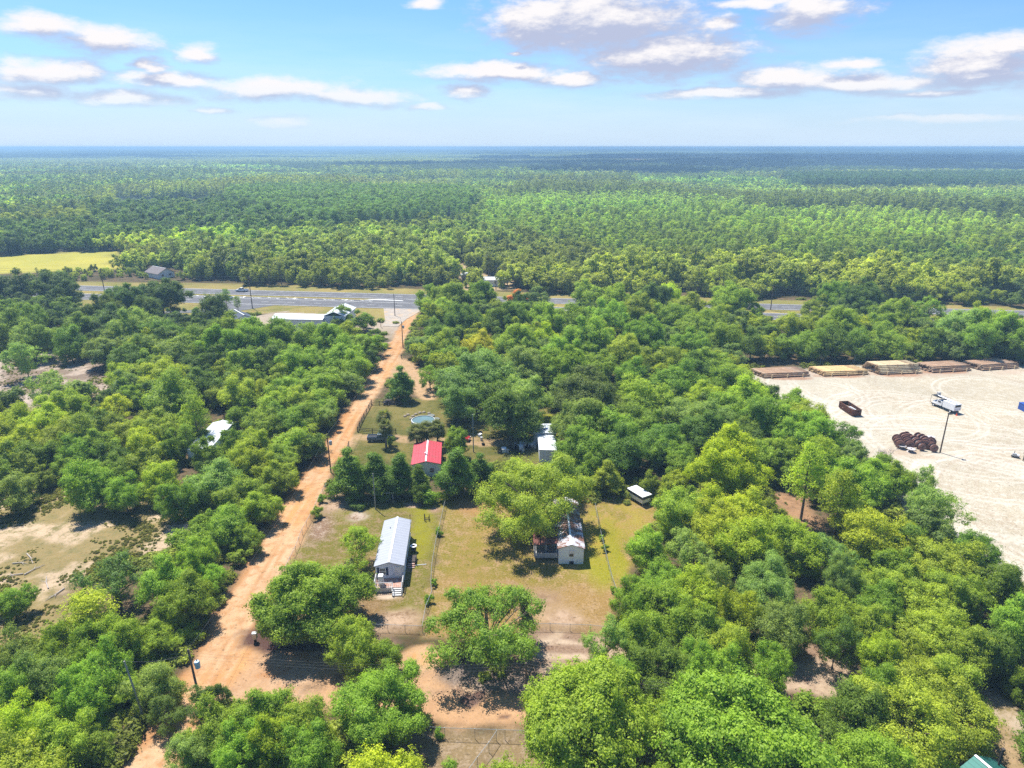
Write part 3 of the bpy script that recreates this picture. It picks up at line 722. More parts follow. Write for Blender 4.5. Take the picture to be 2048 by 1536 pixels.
# ------------------------------------------------------------------ the trees of the photograph: x y r (crown centre and half width in picture pixels), tone, kind
TONE = {'d': (.030, .064, .020), 'k': (.024, .048, .026), 'n': (.040, .080, .022), 'm': (.052, .100, .022), 'l': (.064, .106, .026), 'y': (.078, .122, .018), 'g': (.050, .092, .050),
        'Y': (.13, .14, .016), 'b': (.085, .135, .010), 'x': (.16, .15, .14), 'r': (.14, .08, .04)}
TONEW = {'d': 'dark green', 'k': 'blackish green', 'n': 'deep green', 'm': 'mid green', 'l': 'light green', 'y': 'yellow green', 'g': 'grey green', 'Y': 'golden yellow', 'b': 'vivid lime green', 'x': 'bare grey', 'r': 'reddish brown'}
TREES = """
622 1190 104 n big;715 1088 46 m open;702 1288 46 l round;766 1316 38 m round;762 1412 92 m big;978 1248 118 n spread;1180 1452 148 m big;1512 1482 170 m big;
1074 990 106 l willow;702 942 50 d hedge;752 944 46 d hedge;798 944 44 d hedge;838 960 30 d hedge;912 938 50 d hedge;958 940 34 d hedge;982 945 20 m hedge;855 988 24 m bush;891 992 9 y bush;
1460 936 78 b round;1215 950 36 l hedge;1300 966 20 l round;1618 935 46 y pine;
1359 1025 55 l round;1299 1099 42 m round;1424 1050 58 y round;1493 1085 60 y clumpy;1578 1085 56 y round;1378 1099 52 g open;1433 1159 46 g open;1540 1170 68 g willow;1563 1247 52 g round;1331 1215 60 m round;1262 1200 38 m round;
1387 1190 50 y round;1401 1261 54 m clumpy;1461 1290 48 l round;1208 1284 44 g open;1276 1270 50 m clumpy;1331 1340 58 d round;1387 1334 46 m round;1452 1346 44 m clumpy;1535 1338 42 m round;1567 1290 36 d open;1480 1225 40 y round;
1655 1108 48 g open;1690 1162 42 g willow;1743 1062 60 y round;1715 970 56 m clumpy;1762 960 44 m round;1683 983 42 y pine;1813 1080 48 d round;1880 1022 58 g open;1848 1000 34 g open;1952 1104 44 d clumpy;1887 1122 58 l round;
1794 1178 46 l round;1757 1215 46 m round;1841 1208 56 l round;1910 1190 52 m round;2003 1162 46 d round;2035 1245 50 m clumpy;1674 1284 50 d open;1740 1272 38 l round;1697 1220 22 x dead;1864 1264 56 l round;1933 1296 52 l round;
1993 1307 46 d clumpy;1767 1318 44 y round;1825 1345 58 l round;1890 1366 64 l clumpy;1748 1388 50 m round;1712 1430 66 d clumpy;1818 1436 86 l round;1915 1436 72 l round;1625 1420 44 m bush;2040 1363 24 m round;
1463 599 45 m round;1370 613 30 l round;1345 596 30 b clumpy;1345 632 34 m round;1452 678 38 m clumpy;1504 691 30 d clumpy;1531 695 25 y clumpy;1566 695 24 m clumpy;1589 654 35 l round;1617 691 35 m round;1675 647 42 m round;1664 698 34 d clumpy;1709 654 30 y round;
1719 691 30 d clumpy;1777 688 36 l round;1760 645 32 m round;1794 630 42 m round;1828 682 24 y clumpy;1863 694 30 m clumpy;1856 620 34 m open;1931 656 56 g round;1982 658 48 m round;2030 676 46 m round;1948 698 38 m clumpy;1675 594 34 m round;1726 604 36 k round;
1630 615 24 l round;2010 700 30 d clumpy;1900 690 30 g clumpy;1377 688 36 m round;1400 725 34 m round;1440 762 36 m clumpy;1350 762 44 m round;1384 739 36 d round;1429 732 34 m round;1411 792 36 y round;1470 762 38 l round;1497 792 44 y clumpy;
1538 788 24 d round;1463 810 44 m round;1377 828 40 g round;1446 838 40 g round;1521 828 46 m clumpy;1582 812 34 m round;1562 844 42 m round;1617 834 38 l round;1589 870 40 m round;1643 862 40 m clumpy;1692 880 38 d open;1401 860 44 d round;1487 866 34 d round;
1557 905 34 m round;1703 912 28 g round;1758 938 32 d round;1798 960 30 m round;1840 962 30 g open;1777 905 18 x dead;1757 908 14 x dead;1640 905 32 y pine;1650 940 36 m round;
805 764 34 d hedge;860 752 26 m open;846 704 26 y open;884 688 32 l clumpy;955 690 30 Y round;955 752 82 g big;925 795 46 g round;1040 735 62 g round;1052 790 46 g round;1020 818 62 d clumpy;1031 683 44 l round;1123 744 50 m round;1092 676 30 b clumpy;
1185 786 72 k round;1164 843 58 g round;1218 862 54 m round;1176 672 50 m round;1249 712 44 l round;1201 732 36 m round;1262 748 34 m clumpy;1283 792 48 m round;1270 836 44 d round;1249 896 48 d clumpy;1160 895 48 m round;1320 880 44 d round;1350 905 36 m round;1300 850 40 m round;
993 645 36 d round;925 640 36 d round;873 665 28 d clumpy;897 596 42 l round;856 596 26 m clumpy;959 588 32 m round;1018 636 44 d round;1036 598 20 r open;1075 596 24 g open;1095 642 40 m round;1147 642 40 m clumpy;1215 636 44 m round;1235 600 38 m round;1174 590 30 l round;
1276 622 36 l round;1290 680 44 m round;1330 720 36 l round;1310 600 34 k round;878 620 30 m round;1390 650 34 m round;1420 640 32 l round;1120 700 34 m round;910 880 24 m open;770 860 20 m palm;768 838 19 m palm;832 862 25 m palm;853 854 27 m palm;874 868 16 m palm;
877 862 12 l open;782 880 8 l bush;
743 682 28 m round;720 724 36 m clumpy;726 640 22 m round;680 632 24 m open;752 672 20 m clumpy;750 714 20 d round;685 712 40 m round;651 678 40 m round;702 757 34 g round;651 760 45 m round;634 796 38 m round;661 824 28 g round;620 828 38 m clumpy;615 877 38 l round;636 884 24 d round;
14 573 32 k round;48 573 26 k round;103 566 44 k round;132 588 28 k clumpy;75 610 18 d clumpy;322 597 46 k round;246 608 40 k round;205 622 38 k round;290 620 34 k round;424 620 34 k clumpy;393 634 22 d hedge;451 592 13 g pine;474 602 9 g pine;50 642 38 d round;12 655 36 d clumpy;62 678 42 g round;
48 716 42 g open;137 684 34 d clumpy;164 655 34 d round;212 642 34 k round;205 696 34 g round;267 655 44 g round;232 672 28 d round;263 710 38 d round;219 712 28 x2 open;318 668 34 d round;335 703 38 g round;376 692 38 m round;410 675 34 d round;455 656 34 m round;451 692 42 m round;513 675 46 m round;
564 668 38 m clumpy;608 675 38 m round;495 727 38 m round;547 720 38 d round;598 727 44 m round;297 724 28 m round;239 752 30 y round;280 745 28 l round;325 752 42 y round;344 790 56 l clumpy;232 812 34 y open;410 770 36 d round;472 788 36 l clumpy;523 775 16 y pine;581 772 34 m round;
608 806 44 l willow;649 812 28 m round;547 806 38 l round;581 838 38 m round;533 848 34 l round;605 876 42 m round;513 890 38 y round;564 912 36 m clumpy;388 822 30 y pine;400 873 22 l open;418 908 26 m round;404 896 18 m open;314 858 44 l round;372 868 20 m pine;260 864 38 l round;219 848 28 l round;164 855 28 l pine;103 772 42 g open;147 782 38 g bush;
120 812 40 l round;22 796 24 g round;34 836 38 y round;85 844 38 y round;113 876 38 l round;34 888 38 y round;154 900 38 m round;205 892 34 l round;290 892 38 y clumpy;350 905 24 m round;460 890 26 m round;478 925 30 l round;
22 985 44 g round;85 955 20 l round;132 940 24 m round;175 966 52 m clumpy;248 985 36 m round;224 944 34 d round;315 962 40 y clumpy;346 1000 34 m round;425 965 46 g round;497 982 48 m round;509 928 34 y round;579 947 34 l round;540 1008 36 m round;455 1042 46 m clumpy;490 1076 28 m round;
366 1066 20 x dead;405 1050 26 m round;482 1112 20 l bush;230 1157 62 k open;330 1160 50 m clumpy;397 1117 38 m round;416 1160 30 m round;366 1200 50 m round;178 1222 54 y pinetop;25 1200 34 m round;126 1288 44 m round;182 1288 46 m round;248 1274 48 m clumpy;302 1283 38 m round;348 1276 24 l bush;383 1262 22 m bush;
33 1318 44 g round;91 1357 52 g round;199 1342 48 m round;234 1370 38 l round;157 1390 48 m round;25 1380 48 m clumpy;45 1452 54 y round;124 1484 58 m clumpy;170 1490 44 l round;331 1430 40 k open;395 1412 38 k open;436 1396 28 k open;455 1462 58 l round;540 1442 62 m round;602 1452 58 l round;382 1508 46 g round;476 1506 58 m round;621 1504 56 m round;555 1514 48 y round
"""
KINDN = {'round': 'oak', 'big': 'oak', 'clumpy': 'oak', 'willow': 'feathery oak', 'spread': 'spreading oak', 'open': 'thin crowned oak', 'hedge': 'conical evergreen', 'bush': 'bush',
         'pine': 'pine', 'pinetop': 'pine', 'dead': 'dead tree', 'palm': 'cabbage palm'}
OBJN = {'bush': 'bush', 'pine': 'pine_tree', 'pinetop': 'pine_tree', 'dead': 'dead_tree', 'palm': 'palm_tree', 'hedge': 'evergreen_tree'}
# things and places that labels may point to
LAND = [("the red metal roof", 851, 905), ("the white mobile home with the front deck", 785, 1100), ("the mobile home with leaves on its roof", 1142, 1095), ("the round swimming pool", 845, 850),
        ("the white flat roofed shed", 1085, 890), ("the pole with the blue transformer at the road fork", 403, 1415), ("the grey cabinet at the road fork", 511, 1285),
        ("the pop up camper", 1280, 1010), ("the rusty dumpster", 1700, 833), ("the cable reels", 1825, 895), ("the bucket truck", 1890, 820), ("the tall lamp post in the sand lot", 1880, 905), ("the westmost log stack", 1560, 757),
        ("the middle log stack", 1795, 750), ("the eastern log stacks", 1960, 745), ("the grey trailer roof in the woods", 425, 890), ("the scrubby sand clearing", 220, 1090), ("the brush pile", 200, 748), ("the slate blue roof", 482, 650),
        ("the long white building by the highway", 630, 650), ("the paved end of the dirt road", 830, 640), ("the dirt road bend of shadows", 640, 960), ("the green hip roof", 1990, 1530), ("the sandy oak opening", 1580, 1345),
        ("the white pickup on the highway", 490, 585), ("the yellow field", 120, 540), ("the red car", 921, 880), ("the dark blue pickup", 760, 882), ("the dark transformer pole by the road", 806, 695), ("the lone highway pole in the gap of trees", 1541, 618),
        ("the wire fence crossing under the front yards", 900, 1480), ("the top of the bright lawn strip", 1250, 1030), ("the pine clearing", 1590, 1050)]
LANDW = [(n,) + at(x, y) for n, x, y in LAND]
def ground_of(px, py, hc): return at(px, py, hc)
tl = []
for rec in TREES.replace('\n', '').split(';'):
    q = rec.split()
    if len(q) < 5: continue
    px, py, r, tone, kind = float(q[0]), float(q[1]), float(q[2]), q[3], q[4]
    if tone == 'x2': tone = 'g'
    hc = 5.5
    for _ in range(4):
        x, y = at(px, py, hc); z = (y * math.cos(PITCH) - (hc - CAM_H) * math.sin(PITCH)); rm = r * z / FPX
        asp = {'round': 1.75, 'big': 1.45, 'clumpy': 2.0, 'willow': 1.35, 'spread': 1.2, 'open': 1.7, 'hedge': 2.0, 'bush': 1.3, 'pine': 3.6, 'pinetop': 2.6, 'dead': 2.6, 'palm': 2.6}[kind]
        H = max(rm * asp, 2.2 if kind in ('bush',) else 4.5 if rm < 2.5 else 7.0)
        H = min(H, 15 if kind in ('pine', 'pinetop') else 12.5)
        hc = H * (.72 if kind in ('pine', 'pinetop', 'palm') else .60)
    if px > 1490 and 630 < py < 718 and y < 207:
        f_ = 208 / y; x *= f_; y = 208; rm *= f_
    dr = float(segdist(np.array([x]), np.array([y]), road_main)[0])
    if dr < rm + 1.2 and y > 100 and px < 800 and kind not in ('hedge', 'palm', 'bush') and py < 1250 and not (620 < px < 660 and py > 1150): 
        if x < at(700, 850)[0] + 8: x -= min(1.6, (rm + 1.2 - dr) * .55); H *= .84
    tl.append(dict(px=px, py=py, r=rm, H=H, tone=tone, kind=kind, x=x, y=y))
# what must stay in view: filler trees may not cover these patches of the picture
CLEAR = [[(345, 1392), (290, 1480), (245, 1550), (305, 1550), (345, 1480)], [(340, 1392), (500, 1100), (600, 950), (700, 800), (780, 690), (808, 620), (845, 612), (830, 660), (790, 760), (720, 850), (690, 920), (640, 1010), (560, 1160), (520, 1300), (660, 1310), (1180, 1250), (1180, 1400), (1040, 1500), (860, 1536), (840, 1440), (680, 1440), (480, 1400), (340, 1420)],
         [(600, 1000), (900, 990), (1320, 1010), (1290, 1090), (1230, 1290), (520, 1290)], [(690, 905), (740, 795), (1010, 790), (1130, 820), (1120, 930), (820, 935)],
         [(1488, 735), (2060, 690), (2060, 1180), (1960, 1120), (1860, 980), (1740, 925), (1640, 810)], [(40, 1000), (390, 1010), (340, 1110), (130, 1240), (0, 1320), (0, 1050)],
         [(0, 720), (240, 715), (230, 775), (60, 840), (0, 840)], [(160, 555), (840, 570), (840, 615), (760, 690), (700, 640), (640, 655), (560, 660), (500, 660), (480, 625), (160, 615)],
         [(1080, 575), (1152, 580), (1152, 614), (1080, 612)], [(1515, 590), (1640, 595), (1636, 630), (1530, 626)], [(1885, 605), (1918, 605), (1918, 634), (1885, 630)], [(400, 840), (455, 840), (445, 905), (360, 900)],
         [(1530, 985), (1620, 985), (1640, 1060), (1560, 1060)], [(1500, 1290), (1640, 1290), (1640, 1400), (1500, 1400)], [(1950, 1370), (2060, 1370), (2060, 1560), (1930, 1560)],
         [(820, 880), (885, 880), (885, 935), (820, 935)], [(1240, 975), (1310, 975), (1310, 1020), (1240, 1020)], [(0, 1190), (120, 1180), (120, 1260), (0, 1330)], [(850, 540), (1030, 540), (1030, 575), (850, 575)], [(640, 1280), (690, 1280), (690, 1420), (640, 1420)]]
def visible_clear(x, y, H, r):
    for (dx, hz) in ((0, H), (0, H * .5), (-r * .9, H * .6), (r * .9, H * .6), (0, 0)):
        u, v = proj(x + dx, y, hz)
        for c in CLEAR:
            if inpoly(np.array([u]), np.array([v]), c)[0]: return True
    return False
open_ground = [road_main, road_side, yardA, yardD, lot, clear1, clear2, field1, gravel, verge, drive1, pathR, clearR, sand_loop, yardF]
P_yardBo = P((890, 1000), (960, 985), (1000, 1050), (1190, 1040), (1300, 1010), (1300, 1080), (1240, 1180), (1225, 1280), (845, 1275))
open_ground.append(P_yardBo)
def on_open(x, y): return any(inpoly(np.array([x]), np.array([y]), q)[0] for q in open_ground)
cand = []
rr_ = random.Random(3)
ex = np.array([t['x'] for t in tl]); ey = np.array([t['y'] for t in tl]); er = np.array([t['r'] for t in tl])
LX = list(ex); LY = list(ey); LR = list(er)
fill = []
for _ in range(9000):
    y = rr_.uniform(48, 300); x = rr_.uniform(-1, 1) * (y * .80 + 30)
    u, v = proj(x, y, 5)
    r = rr_.uniform(2.6, 4.6)
    d = np.hypot(np.array(LX) - x, np.array(LY) - y) / (np.array(LR) + r)
    if d.min() < .78: continue
    if on_open(x, y): continue
    H = r * rr_.uniform(1.7, 2.2)
    if visible_clear(x, y, H, r * .7): continue
    LX.append(x); LY.append(y); LR.append(r)
    tone = rr_.choice('mmmlydg') if not (v < 700 and u < 450) else rr_.choice('kkdgm')
    fill.append(dict(px=u, py=v, r=r, H=max(H, 6), tone=tone, kind=rr_.choice(['round', 'round', 'clumpy']), x=x, y=y))
print('manual trees', len(tl), 'fill', len(fill))

# ------------------------------------------------------------------ place the trees: up to 300 as things, the rest as one mass
for t in tl: t['man'] = 1
allt = tl + fill
for t in allt:
    d = math.hypot(t['x'], t['y']); t['pr'] = t['r'] / d
oak = [t for t in allt if OBJN.get(t['kind'], 'oak_tree') == 'oak_tree']
oak.sort(key=lambda t: -t['pr'] * (1.6 if t.get('man') else 1))
indiv = oak[:298] + [t for t in allt if OBJN.get(t['kind'], 'oak_tree') != 'oak_tree']
mass = oak[298:]
def proto_for(t, i):
    k = t['kind']
    if k in ('big',): key = 'big'
    elif k == 'willow': key = 'willow'
    elif k == 'spread': key = 'open2'
    elif k == 'pinetop': key = 'pine'
    elif k == 'round': key = 'big' if t['r'] > 6.2 else 'round'
    else: key = k
    L = PROTO[key]; return L[i % len(L)]
mk_set('open2', 1, 8.0, 9.6, 2.6, 44, 30, 28, .13, lobe=(.16, .26), fill=.02, tr=.6, top=.2)
_rel_names = ['right of', 'beyond', 'left of', 'in front of']
def relation(t):
    best = None
    for n, lx, ly in LANDW:
        u0, v0 = proj(lx, ly, 0); d = math.hypot((t['px'] - u0), (t['py'] - v0) * 1.5)
        if best is None or d < best[0]: best = (d, n, u0, v0)
    d, n, u0, v0 = best
    dx, dy = t['px'] - u0, (v0 - t['py']) * 1.3
    a = math.degrees(math.atan2(dy, dx))
    rel = 'right of' if -45 <= a < 45 else 'beyond' if 45 <= a < 135 else 'in front of' if -135 <= a < -45 else 'left of'
    t['rel'] = rel; t['land'] = n; t['dist'] = d
for t in indiv: relation(t)
for t in indiv:
    k = KINDN[t['kind']]; rr = t['pr'] * FPX
    big = 'large' if rr > 75 else 'broad' if rr > 50 else 'small' if rr < 28 else ''
    t['what'] = (big + ' ' + TONEW[t['tone']] + ' ' + k).strip()
groups = {}
for t in indiv: groups.setdefault((t['what'], t['rel'], t['land']), []).append(t)
ORD = ['nearest', 'second', 'third', 'fourth', 'fifth', 'sixth', 'seventh', 'eighth', 'ninth', 'tenth', 'eleventh', 'twelfth', 'thirteenth', 'fourteenth', 'fifteenth']
for (w, rel, land), L in groups.items():
    L.sort(key=lambda t: t['dist'])
    for i, t in enumerate(L):
        if len(L) == 1: t['label'] = '%s %s %s' % (w, rel, land)
        elif i == 0: t['label'] = 'nearest %s %s %s' % (w, rel, land)
        else: t['label'] = '%s %s out, %s %s' % (ORD[min(i, 14)], w, rel, land)
        if len(t['label'].split()) > 16:
            t['label'] = t['label'].replace('the pole with the blue transformer at the road fork', 'the blue transformer pole').replace('the tall lamp post in the sand lot', 'the lot lamp post').replace('the lone highway pole in the gap of trees', 'the lone highway pole')
            t['label'] = t['label'].replace('mobile home with the front deck', 'home with front deck').replace('the mobile home with leaves on its roof', 'the leafy roofed home').replace('with the blue transformer at the road fork', 'with blue transformer')
OVER = {(622, 1190): "large dense oak at the corner of the front yard by the road fork", (978, 1248): "lone spreading oak with open branches over dark leaf litter", (1074, 990): "large feathery pale green oak leaning over the leaf covered mobile home",
        (715, 1088): "leaning oak against the left side of the white mobile home", (1460, 936): "vivid lime green round oak beyond the scattered grove", (955, 690): "golden yellow oak behind the big grey green crown",
        (1777, 905): "bare dead tree at the sand lot edge below the cable reels", (1674, 1284): "dark open crowned oak standing alone in the orange leaf opening",
        (768, 838): "rear cabbage palm of the pair behind the blue pickup", (770, 860): "front cabbage palm of the pair beside the blue pickup", (832, 862): "left palm of the clump in front of the pool", (853, 855): "tallest palm of the clump in front of the pool",
        (872, 868): "small palm at the right of the clump by the red roof", (805, 764): "dark rounded evergreen beside the dirt road behind the fence corner", (322, 597): "widest dark live oak beside the highway", (1345, 596): "bright lime oak standing out behind the dense wood"}
def plant(t, i):
    rr_ = random.Random(int(t['x'] * 71 + t['y'] * 37)); i = rr_.randrange(99)
    name = OBJN.get(t['kind'], 'oak_tree')
    cm, tm, PR, PH = proto_for(t, i)
    rz = rr_.uniform(0, 6.28)
    lab = OVER.get((int(t['px']), int(t['py'])), t['label'])
    cat = {'oak_tree': 'tree', 'evergreen_tree': 'evergreen', 'bush': 'bush', 'pine_tree': 'pine', 'dead_tree': 'dead tree', 'palm_tree': 'palm'}[name]
    grp = {'oak_tree': 'oaks of the sandy woods', 'evergreen_tree': 'dark evergreens of the hedge row', 'bush': 'bushes at the wood edge', 'pine_tree': 'scattered pines', 'dead_tree': 'dead trees', 'palm_tree': 'cabbage palms by the pool'}[name]
    e = empty(name, (t['x'], t['y'], 0), rz, lab, cat, grp)
    s = t['r'] / PR; sz = t['H'] / PH
    if t['kind'] in ('pine', 'pinetop'): s = t['r'] / PR * 1.0
    if t['kind'] == 'palm': s = max(s, 1.05); sz = 1.12
    e.scale = (s * rr_.uniform(.94, 1.06), s * rr_.uniform(.94, 1.06), sz)
    tb = bpy.data.objects.new('trunk', tm); C.objects.link(tb); tb.parent = e
    if cm:
        c = bpy.data.objects.new('crown', cm); C.objects.link(c); c.parent = e
        b = np.array(TONE[t['tone']]) * .82 + np.array([.060, .100, .024]) * .18; j = rr_.uniform(.84, 1.16); h = rr_.uniform(-.07, .05)
        j *= 1.28; c.color = (b[0] * j * (1 + h * 1.6), b[1] * j, b[2] * j * (1 - h), 1.0)
    if t['kind'] == 'palm': c.color = (.034, .052, .020, 1)
    return e
for i, t in enumerate(indiv): plant(t, rr_.randrange(99))

# ------------------------------------------------------------------ woods that nobody could count: points that carry tree shapes
def lod_tree(name, seed, Rr, H, z0, nl, nt, nlf, ls, **kw):
    me, L, rad = crown_mesh(name, seed, Rr, z0, H, nl, nt, nlf, ls, M['leafi'], **kw)
    tm = branch_mesh(name + '_t', seed, H, L[:4], Rr * .05, M['bark'])
    o = bpy.data.objects.new(name, me); o2 = bpy.data.objects.new(name + '_t', tm)
    import bmesh
    bm = bmesh.new(); bm.from_mesh(me); k = len(bm.faces)
    me.materials.append(M['bark']); bm.from_mesh(tm); bm.faces.ensure_lookup_table()
    for f in bm.faces[k:]: f.material_index = 1
    bm.to_mesh(me); bm.free(); return o
def lod_pine(name, seed, H, Rr, z0, ncl, nlf, ls, **kw):
    me, tm = pine_mesh(name, seed, H, Rr, z0, M['leafi'], ncl, nlf, ls, **kw)
    import bmesh
    bm = bmesh.new(); bm.from_mesh(me); k = len(bm.faces); me.materials.append(M['bark']); bm.from_mesh(tm); bm.faces.ensure_lookup_table()
    for f in bm.faces[k:]: f.material_index = 1
    bm.to_mesh(me); bm.free(); return bpy.data.objects.new(name, me)
def collection(name, objs):
    c = bpy.data.collections.new(name)
    for o in objs: c.objects.link(o)
    return c
kinds_near = [lod_tree('a%d' % i, 700 + i, 4.5, 9.0, 1.0, 24, 40, 20, .17, tr=.55) for i in range(3)]
col_near = collection('near_wood_shapes', kinds_near + [lod_tree('a9', 733, 1.3, 1.7, .0, 7, 16, 9, .16, tr=.4)])
col_mid = collection('mid_wood_shapes', [lod_tree('b%d' % i, 720 + i, 4.5, 9.0, 1.0, 20, 22, 12, .30, tr=.62) for i in range(4)] + [lod_pine('c%d' % i, 740 + i, 14.0, 3.3, 3.5, 80, 22, .34) for i in range(3)])
col_far = collection('far_wood_shapes', [lod_tree('d%d' % i, 760 + i, 4.5, 9.0, .5, 12, 7, 4, .95, tr=.8) for i in range(3)] + [lod_pine('e%d' % i, 780 + i, 14.0, 3.3, 2.0, 26, 6, .9) for i in range(3)])
def patch_shape(name, seed, size, n, pine):
    rg = np.random.default_rng(seed); cs = []; ns = []; vs = []; ss = []
    for i in range(n):
        p = rg.uniform(-size / 2, size / 2, 2); H = rg.uniform(7, 12) if not pine else rg.uniform(12, 15); r = rg.uniform(3, 5) if not pine else rg.uniform(2.4, 3.4); tv = np.clip(rg.normal(.5, .25), 0, 1)
        k = 16; d = unit(rg.normal(size=(k, 3)) + [0, 0, .5]); c = d * [r, r, H * .33] + [p[0], p[1], H * .66]
        cs.append(c); ns.append(unit(d + rg.normal(size=d.shape) * .3)); vs.append(np.clip(tv + rg.normal(0, .15, k), 0, 1)); ss.append(rg.uniform(1.3, 2.3, k))
    c = np.concatenate(cs); V_, F_ = leaf_quads(c, np.concatenate(ns), np.concatenate(ss), rg, .8)
    return bpy.data.objects.new(name, npmesh(name, V_, F_, [M['leafi']], {'v': ('FACE', 'FLOAT', np.concatenate(vs))}))
col_patch = collection('distant_wood_shapes', [patch_shape('f%d' % i, 800 + i, 110, 330, i > 1) for i in range(4)])

def scatter(name, coll, x, y, z, rot, scl, idx, tint, label=None, cat=None):
    n = len(x); me = bpy.data.meshes.new(name); me.vertices.add(n)
    me.vertices.foreach_set('co', np.stack([x, y, z], 1).astype(np.float32).ravel())
    def A(nm, ty, key, arr): a = me.attributes.new(nm, ty, 'POINT'); a.data.foreach_set(key, np.asarray(arr).ravel())
    A('rot', 'FLOAT_VECTOR', 'vector', np.stack([0 * x, 0 * x, rot], 1).astype(np.float32)); A('scl', 'FLOAT_VECTOR', 'vector', scl.astype(np.float32))
    A('idx', 'INT', 'value', idx.astype(np.int32)); A('tint', 'FLOAT_COLOR', 'color', np.concatenate([tint, np.ones((n, 1))], 1).astype(np.float32))
    o = bpy.data.objects.new(name, me); C.objects.link(o)
    ng = bpy.data.node_groups.new(name + '_nodes', 'GeometryNodeTree')
    ng.interface.new_socket('Geometry', in_out='INPUT', socket_type='NodeSocketGeometry'); ng.interface.new_socket('Geometry', in_out='OUTPUT', socket_type='NodeSocketGeometry')
    N_ = ng.nodes; Lk = ng.links; gi = N_.new('NodeGroupInput'); go = N_.new('NodeGroupOutput')
    ci = N_.new('GeometryNodeCollectionInfo'); ci.inputs[0].default_value = coll; ci.inputs['Separate Children'].default_value = True; ci.inputs['Reset Children'].default_value = True
    ip = N_.new('GeometryNodeInstanceOnPoints'); ip.inputs['Pick Instance'].default_value = True
    def at_(nm, ty): a = N_.new('GeometryNodeInputNamedAttribute'); a.data_type = ty; a.inputs[0].default_value = nm; return a.outputs[0]
    e2 = N_.new('FunctionNodeEulerToRotation'); Lk.new(at_('rot', 'FLOAT_VECTOR'), e2.inputs[0])
    Lk.new(gi.outputs[0], ip.inputs['Points']); Lk.new(ci.outputs[0], ip.inputs['Instance']); Lk.new(at_('idx', 'INT'), ip.inputs['Instance Index'])
    Lk.new(e2.outputs[0], ip.inputs['Rotation']); Lk.new(at_('scl', 'FLOAT_VECTOR'), ip.inputs['Scale']); Lk.new(ip.outputs[0], go.inputs[0])
    md = o.modifiers.new('scatter', 'NODES'); md.node_group = ng
    return tag(o, label, cat, kind='stuff')
# zones of the far woods, in picture pixels of the tree's foot
Zpine = [(425, 475), (430, 402), (560, 396), (930, 398), (960, 420), (930, 446), (640, 476)]
Zstrip = [(1560, 361), (2300, 358), (2300, 381), (1600, 379)]
Zcloudshade = [(380, 331), (860, 333), (1030, 318), (2300, 316), (2300, 350), (1450, 353), (860, 350), (640, 344)]  # far band where cloud shadow is painted in as darker tree tints
Zlow = [(1450, 382), (2300, 382), (2300, 399), (1500, 396)]
Zdarkw = [(200, 415), (440, 412), (640, 478), (560, 492), (400, 486), (230, 500), (0, 512), (0, 470), (180, 470)]
Zrpine = [(930, 402), (2300, 402), (2300, 505), (1650, 540), (1300, 530), (1000, 480), (930, 446)]
Zrp2 = [(1030, 380), (1250, 380), (1260, 404), (1030, 404)]
def mass_points(d0, d1, sp0, sp1, seed):
    rg = np.random.default_rng(seed); xs = []; ys = []
    y = d0
    while y < d1:
        f = (y - d0) / (d1 - d0); sp = sp0 + (sp1 - sp0) * f; w = y * .86 + 60; n = int(2 * w / sp)
        xs.append(np.linspace(-w, w, n) + rg.uniform(-.48, .48, n) * sp); ys.append(y + rg.uniform(-.48, .48, n) * sp); y += sp * .9
    return np.concatenate(xs), np.concatenate(ys), rg
def zone_tint(x, y, u, v, rg):
    n = len(x); nA = fbm(x, y, 60, 41, 3); nB = fbm(x, y, 260, 42, 3); rnd = rg.random(n)
    t = lerp(np.tile(np.array([.080, .125, .026]), (n, 1)), [.050, .095, .026], sstep(nA, .42, .6))
    t = lerp(t, [.092, .135, .030], sstep(rnd, .55, 1.0) * .8); t = lerp(t, [.034, .065, .024], (rnd < .14).astype(float))
    t = lerp(t, [.075, .100, .048], sstep(nB, .5, .65) * .6)
    pine = (rnd < .12).astype(float)
    def z(poly, c, pf, amt=1.):
        nonlocal t, pine
        m = inpoly(u, v, poly); k = m * amt * rg.uniform(.8, 1, n); t = lerp(t, c, k); pine = np.where(m, pf, pine)
    z(Zrpine, (.070, .118, .030), .78, .75); z(Zrp2, (.055, .085, .03), .9); z(Zpine, (.040, .085, .032), 1.0, .97)
    z(Zlow, (.12, .17, .045), .3); z(Zstrip, (.020, .048, .028), 1.); z(Zcloudshade, (.022, .045, .035), 1.); z(Zdarkw, (.032, .066, .026), .1, .9)
    # a mosaic of stands, each with its own age and mix
    wx = x + (fbm(x, y, 120, 71, 3) - .5) * 160; wy = y + (fbm(x, y, 120, 72, 3) - .5) * 160
    cell = _hash(np.floor(wx / 230), np.floor(wy / 170), 5); cell2 = _hash(np.floor(wx / 230), np.floor(wy / 170), 9)
    fz = inpoly(u, v, Zpine) | inpoly(u, v, Zstrip) | inpoly(u, v, Zcloudshade) | inpoly(u, v, Zdarkw)
    cell = np.where(fz, .45 + .2 * (cell - .5), cell); cell2 = np.where(fz, .5, cell2)
    t = t * (.64 + .66 * cell)[:, None] * np.stack([1 + .14 * (cell2 - .6), 1 + 0 * cell2, 1 - .2 * (cell2 - .5)], 1)
    pine = np.where((cell2 > .72) & (y > 520), np.maximum(pine, .85), pine)
    t *= rg.uniform(.65, 1.4, n)[:, None] * np.array([1.05, 1.10, 1.08])
    return t, rg.random(n) < pine
def stand_scale(x, y):
    wx = x + (fbm(x, y, 120, 71, 3) - .5) * 160; wy = y + (fbm(x, y, 120, 72, 3) - .5) * 160
    return .68 + .55 * _hash(np.floor(wx / 230), np.floor(wy / 170), 13)
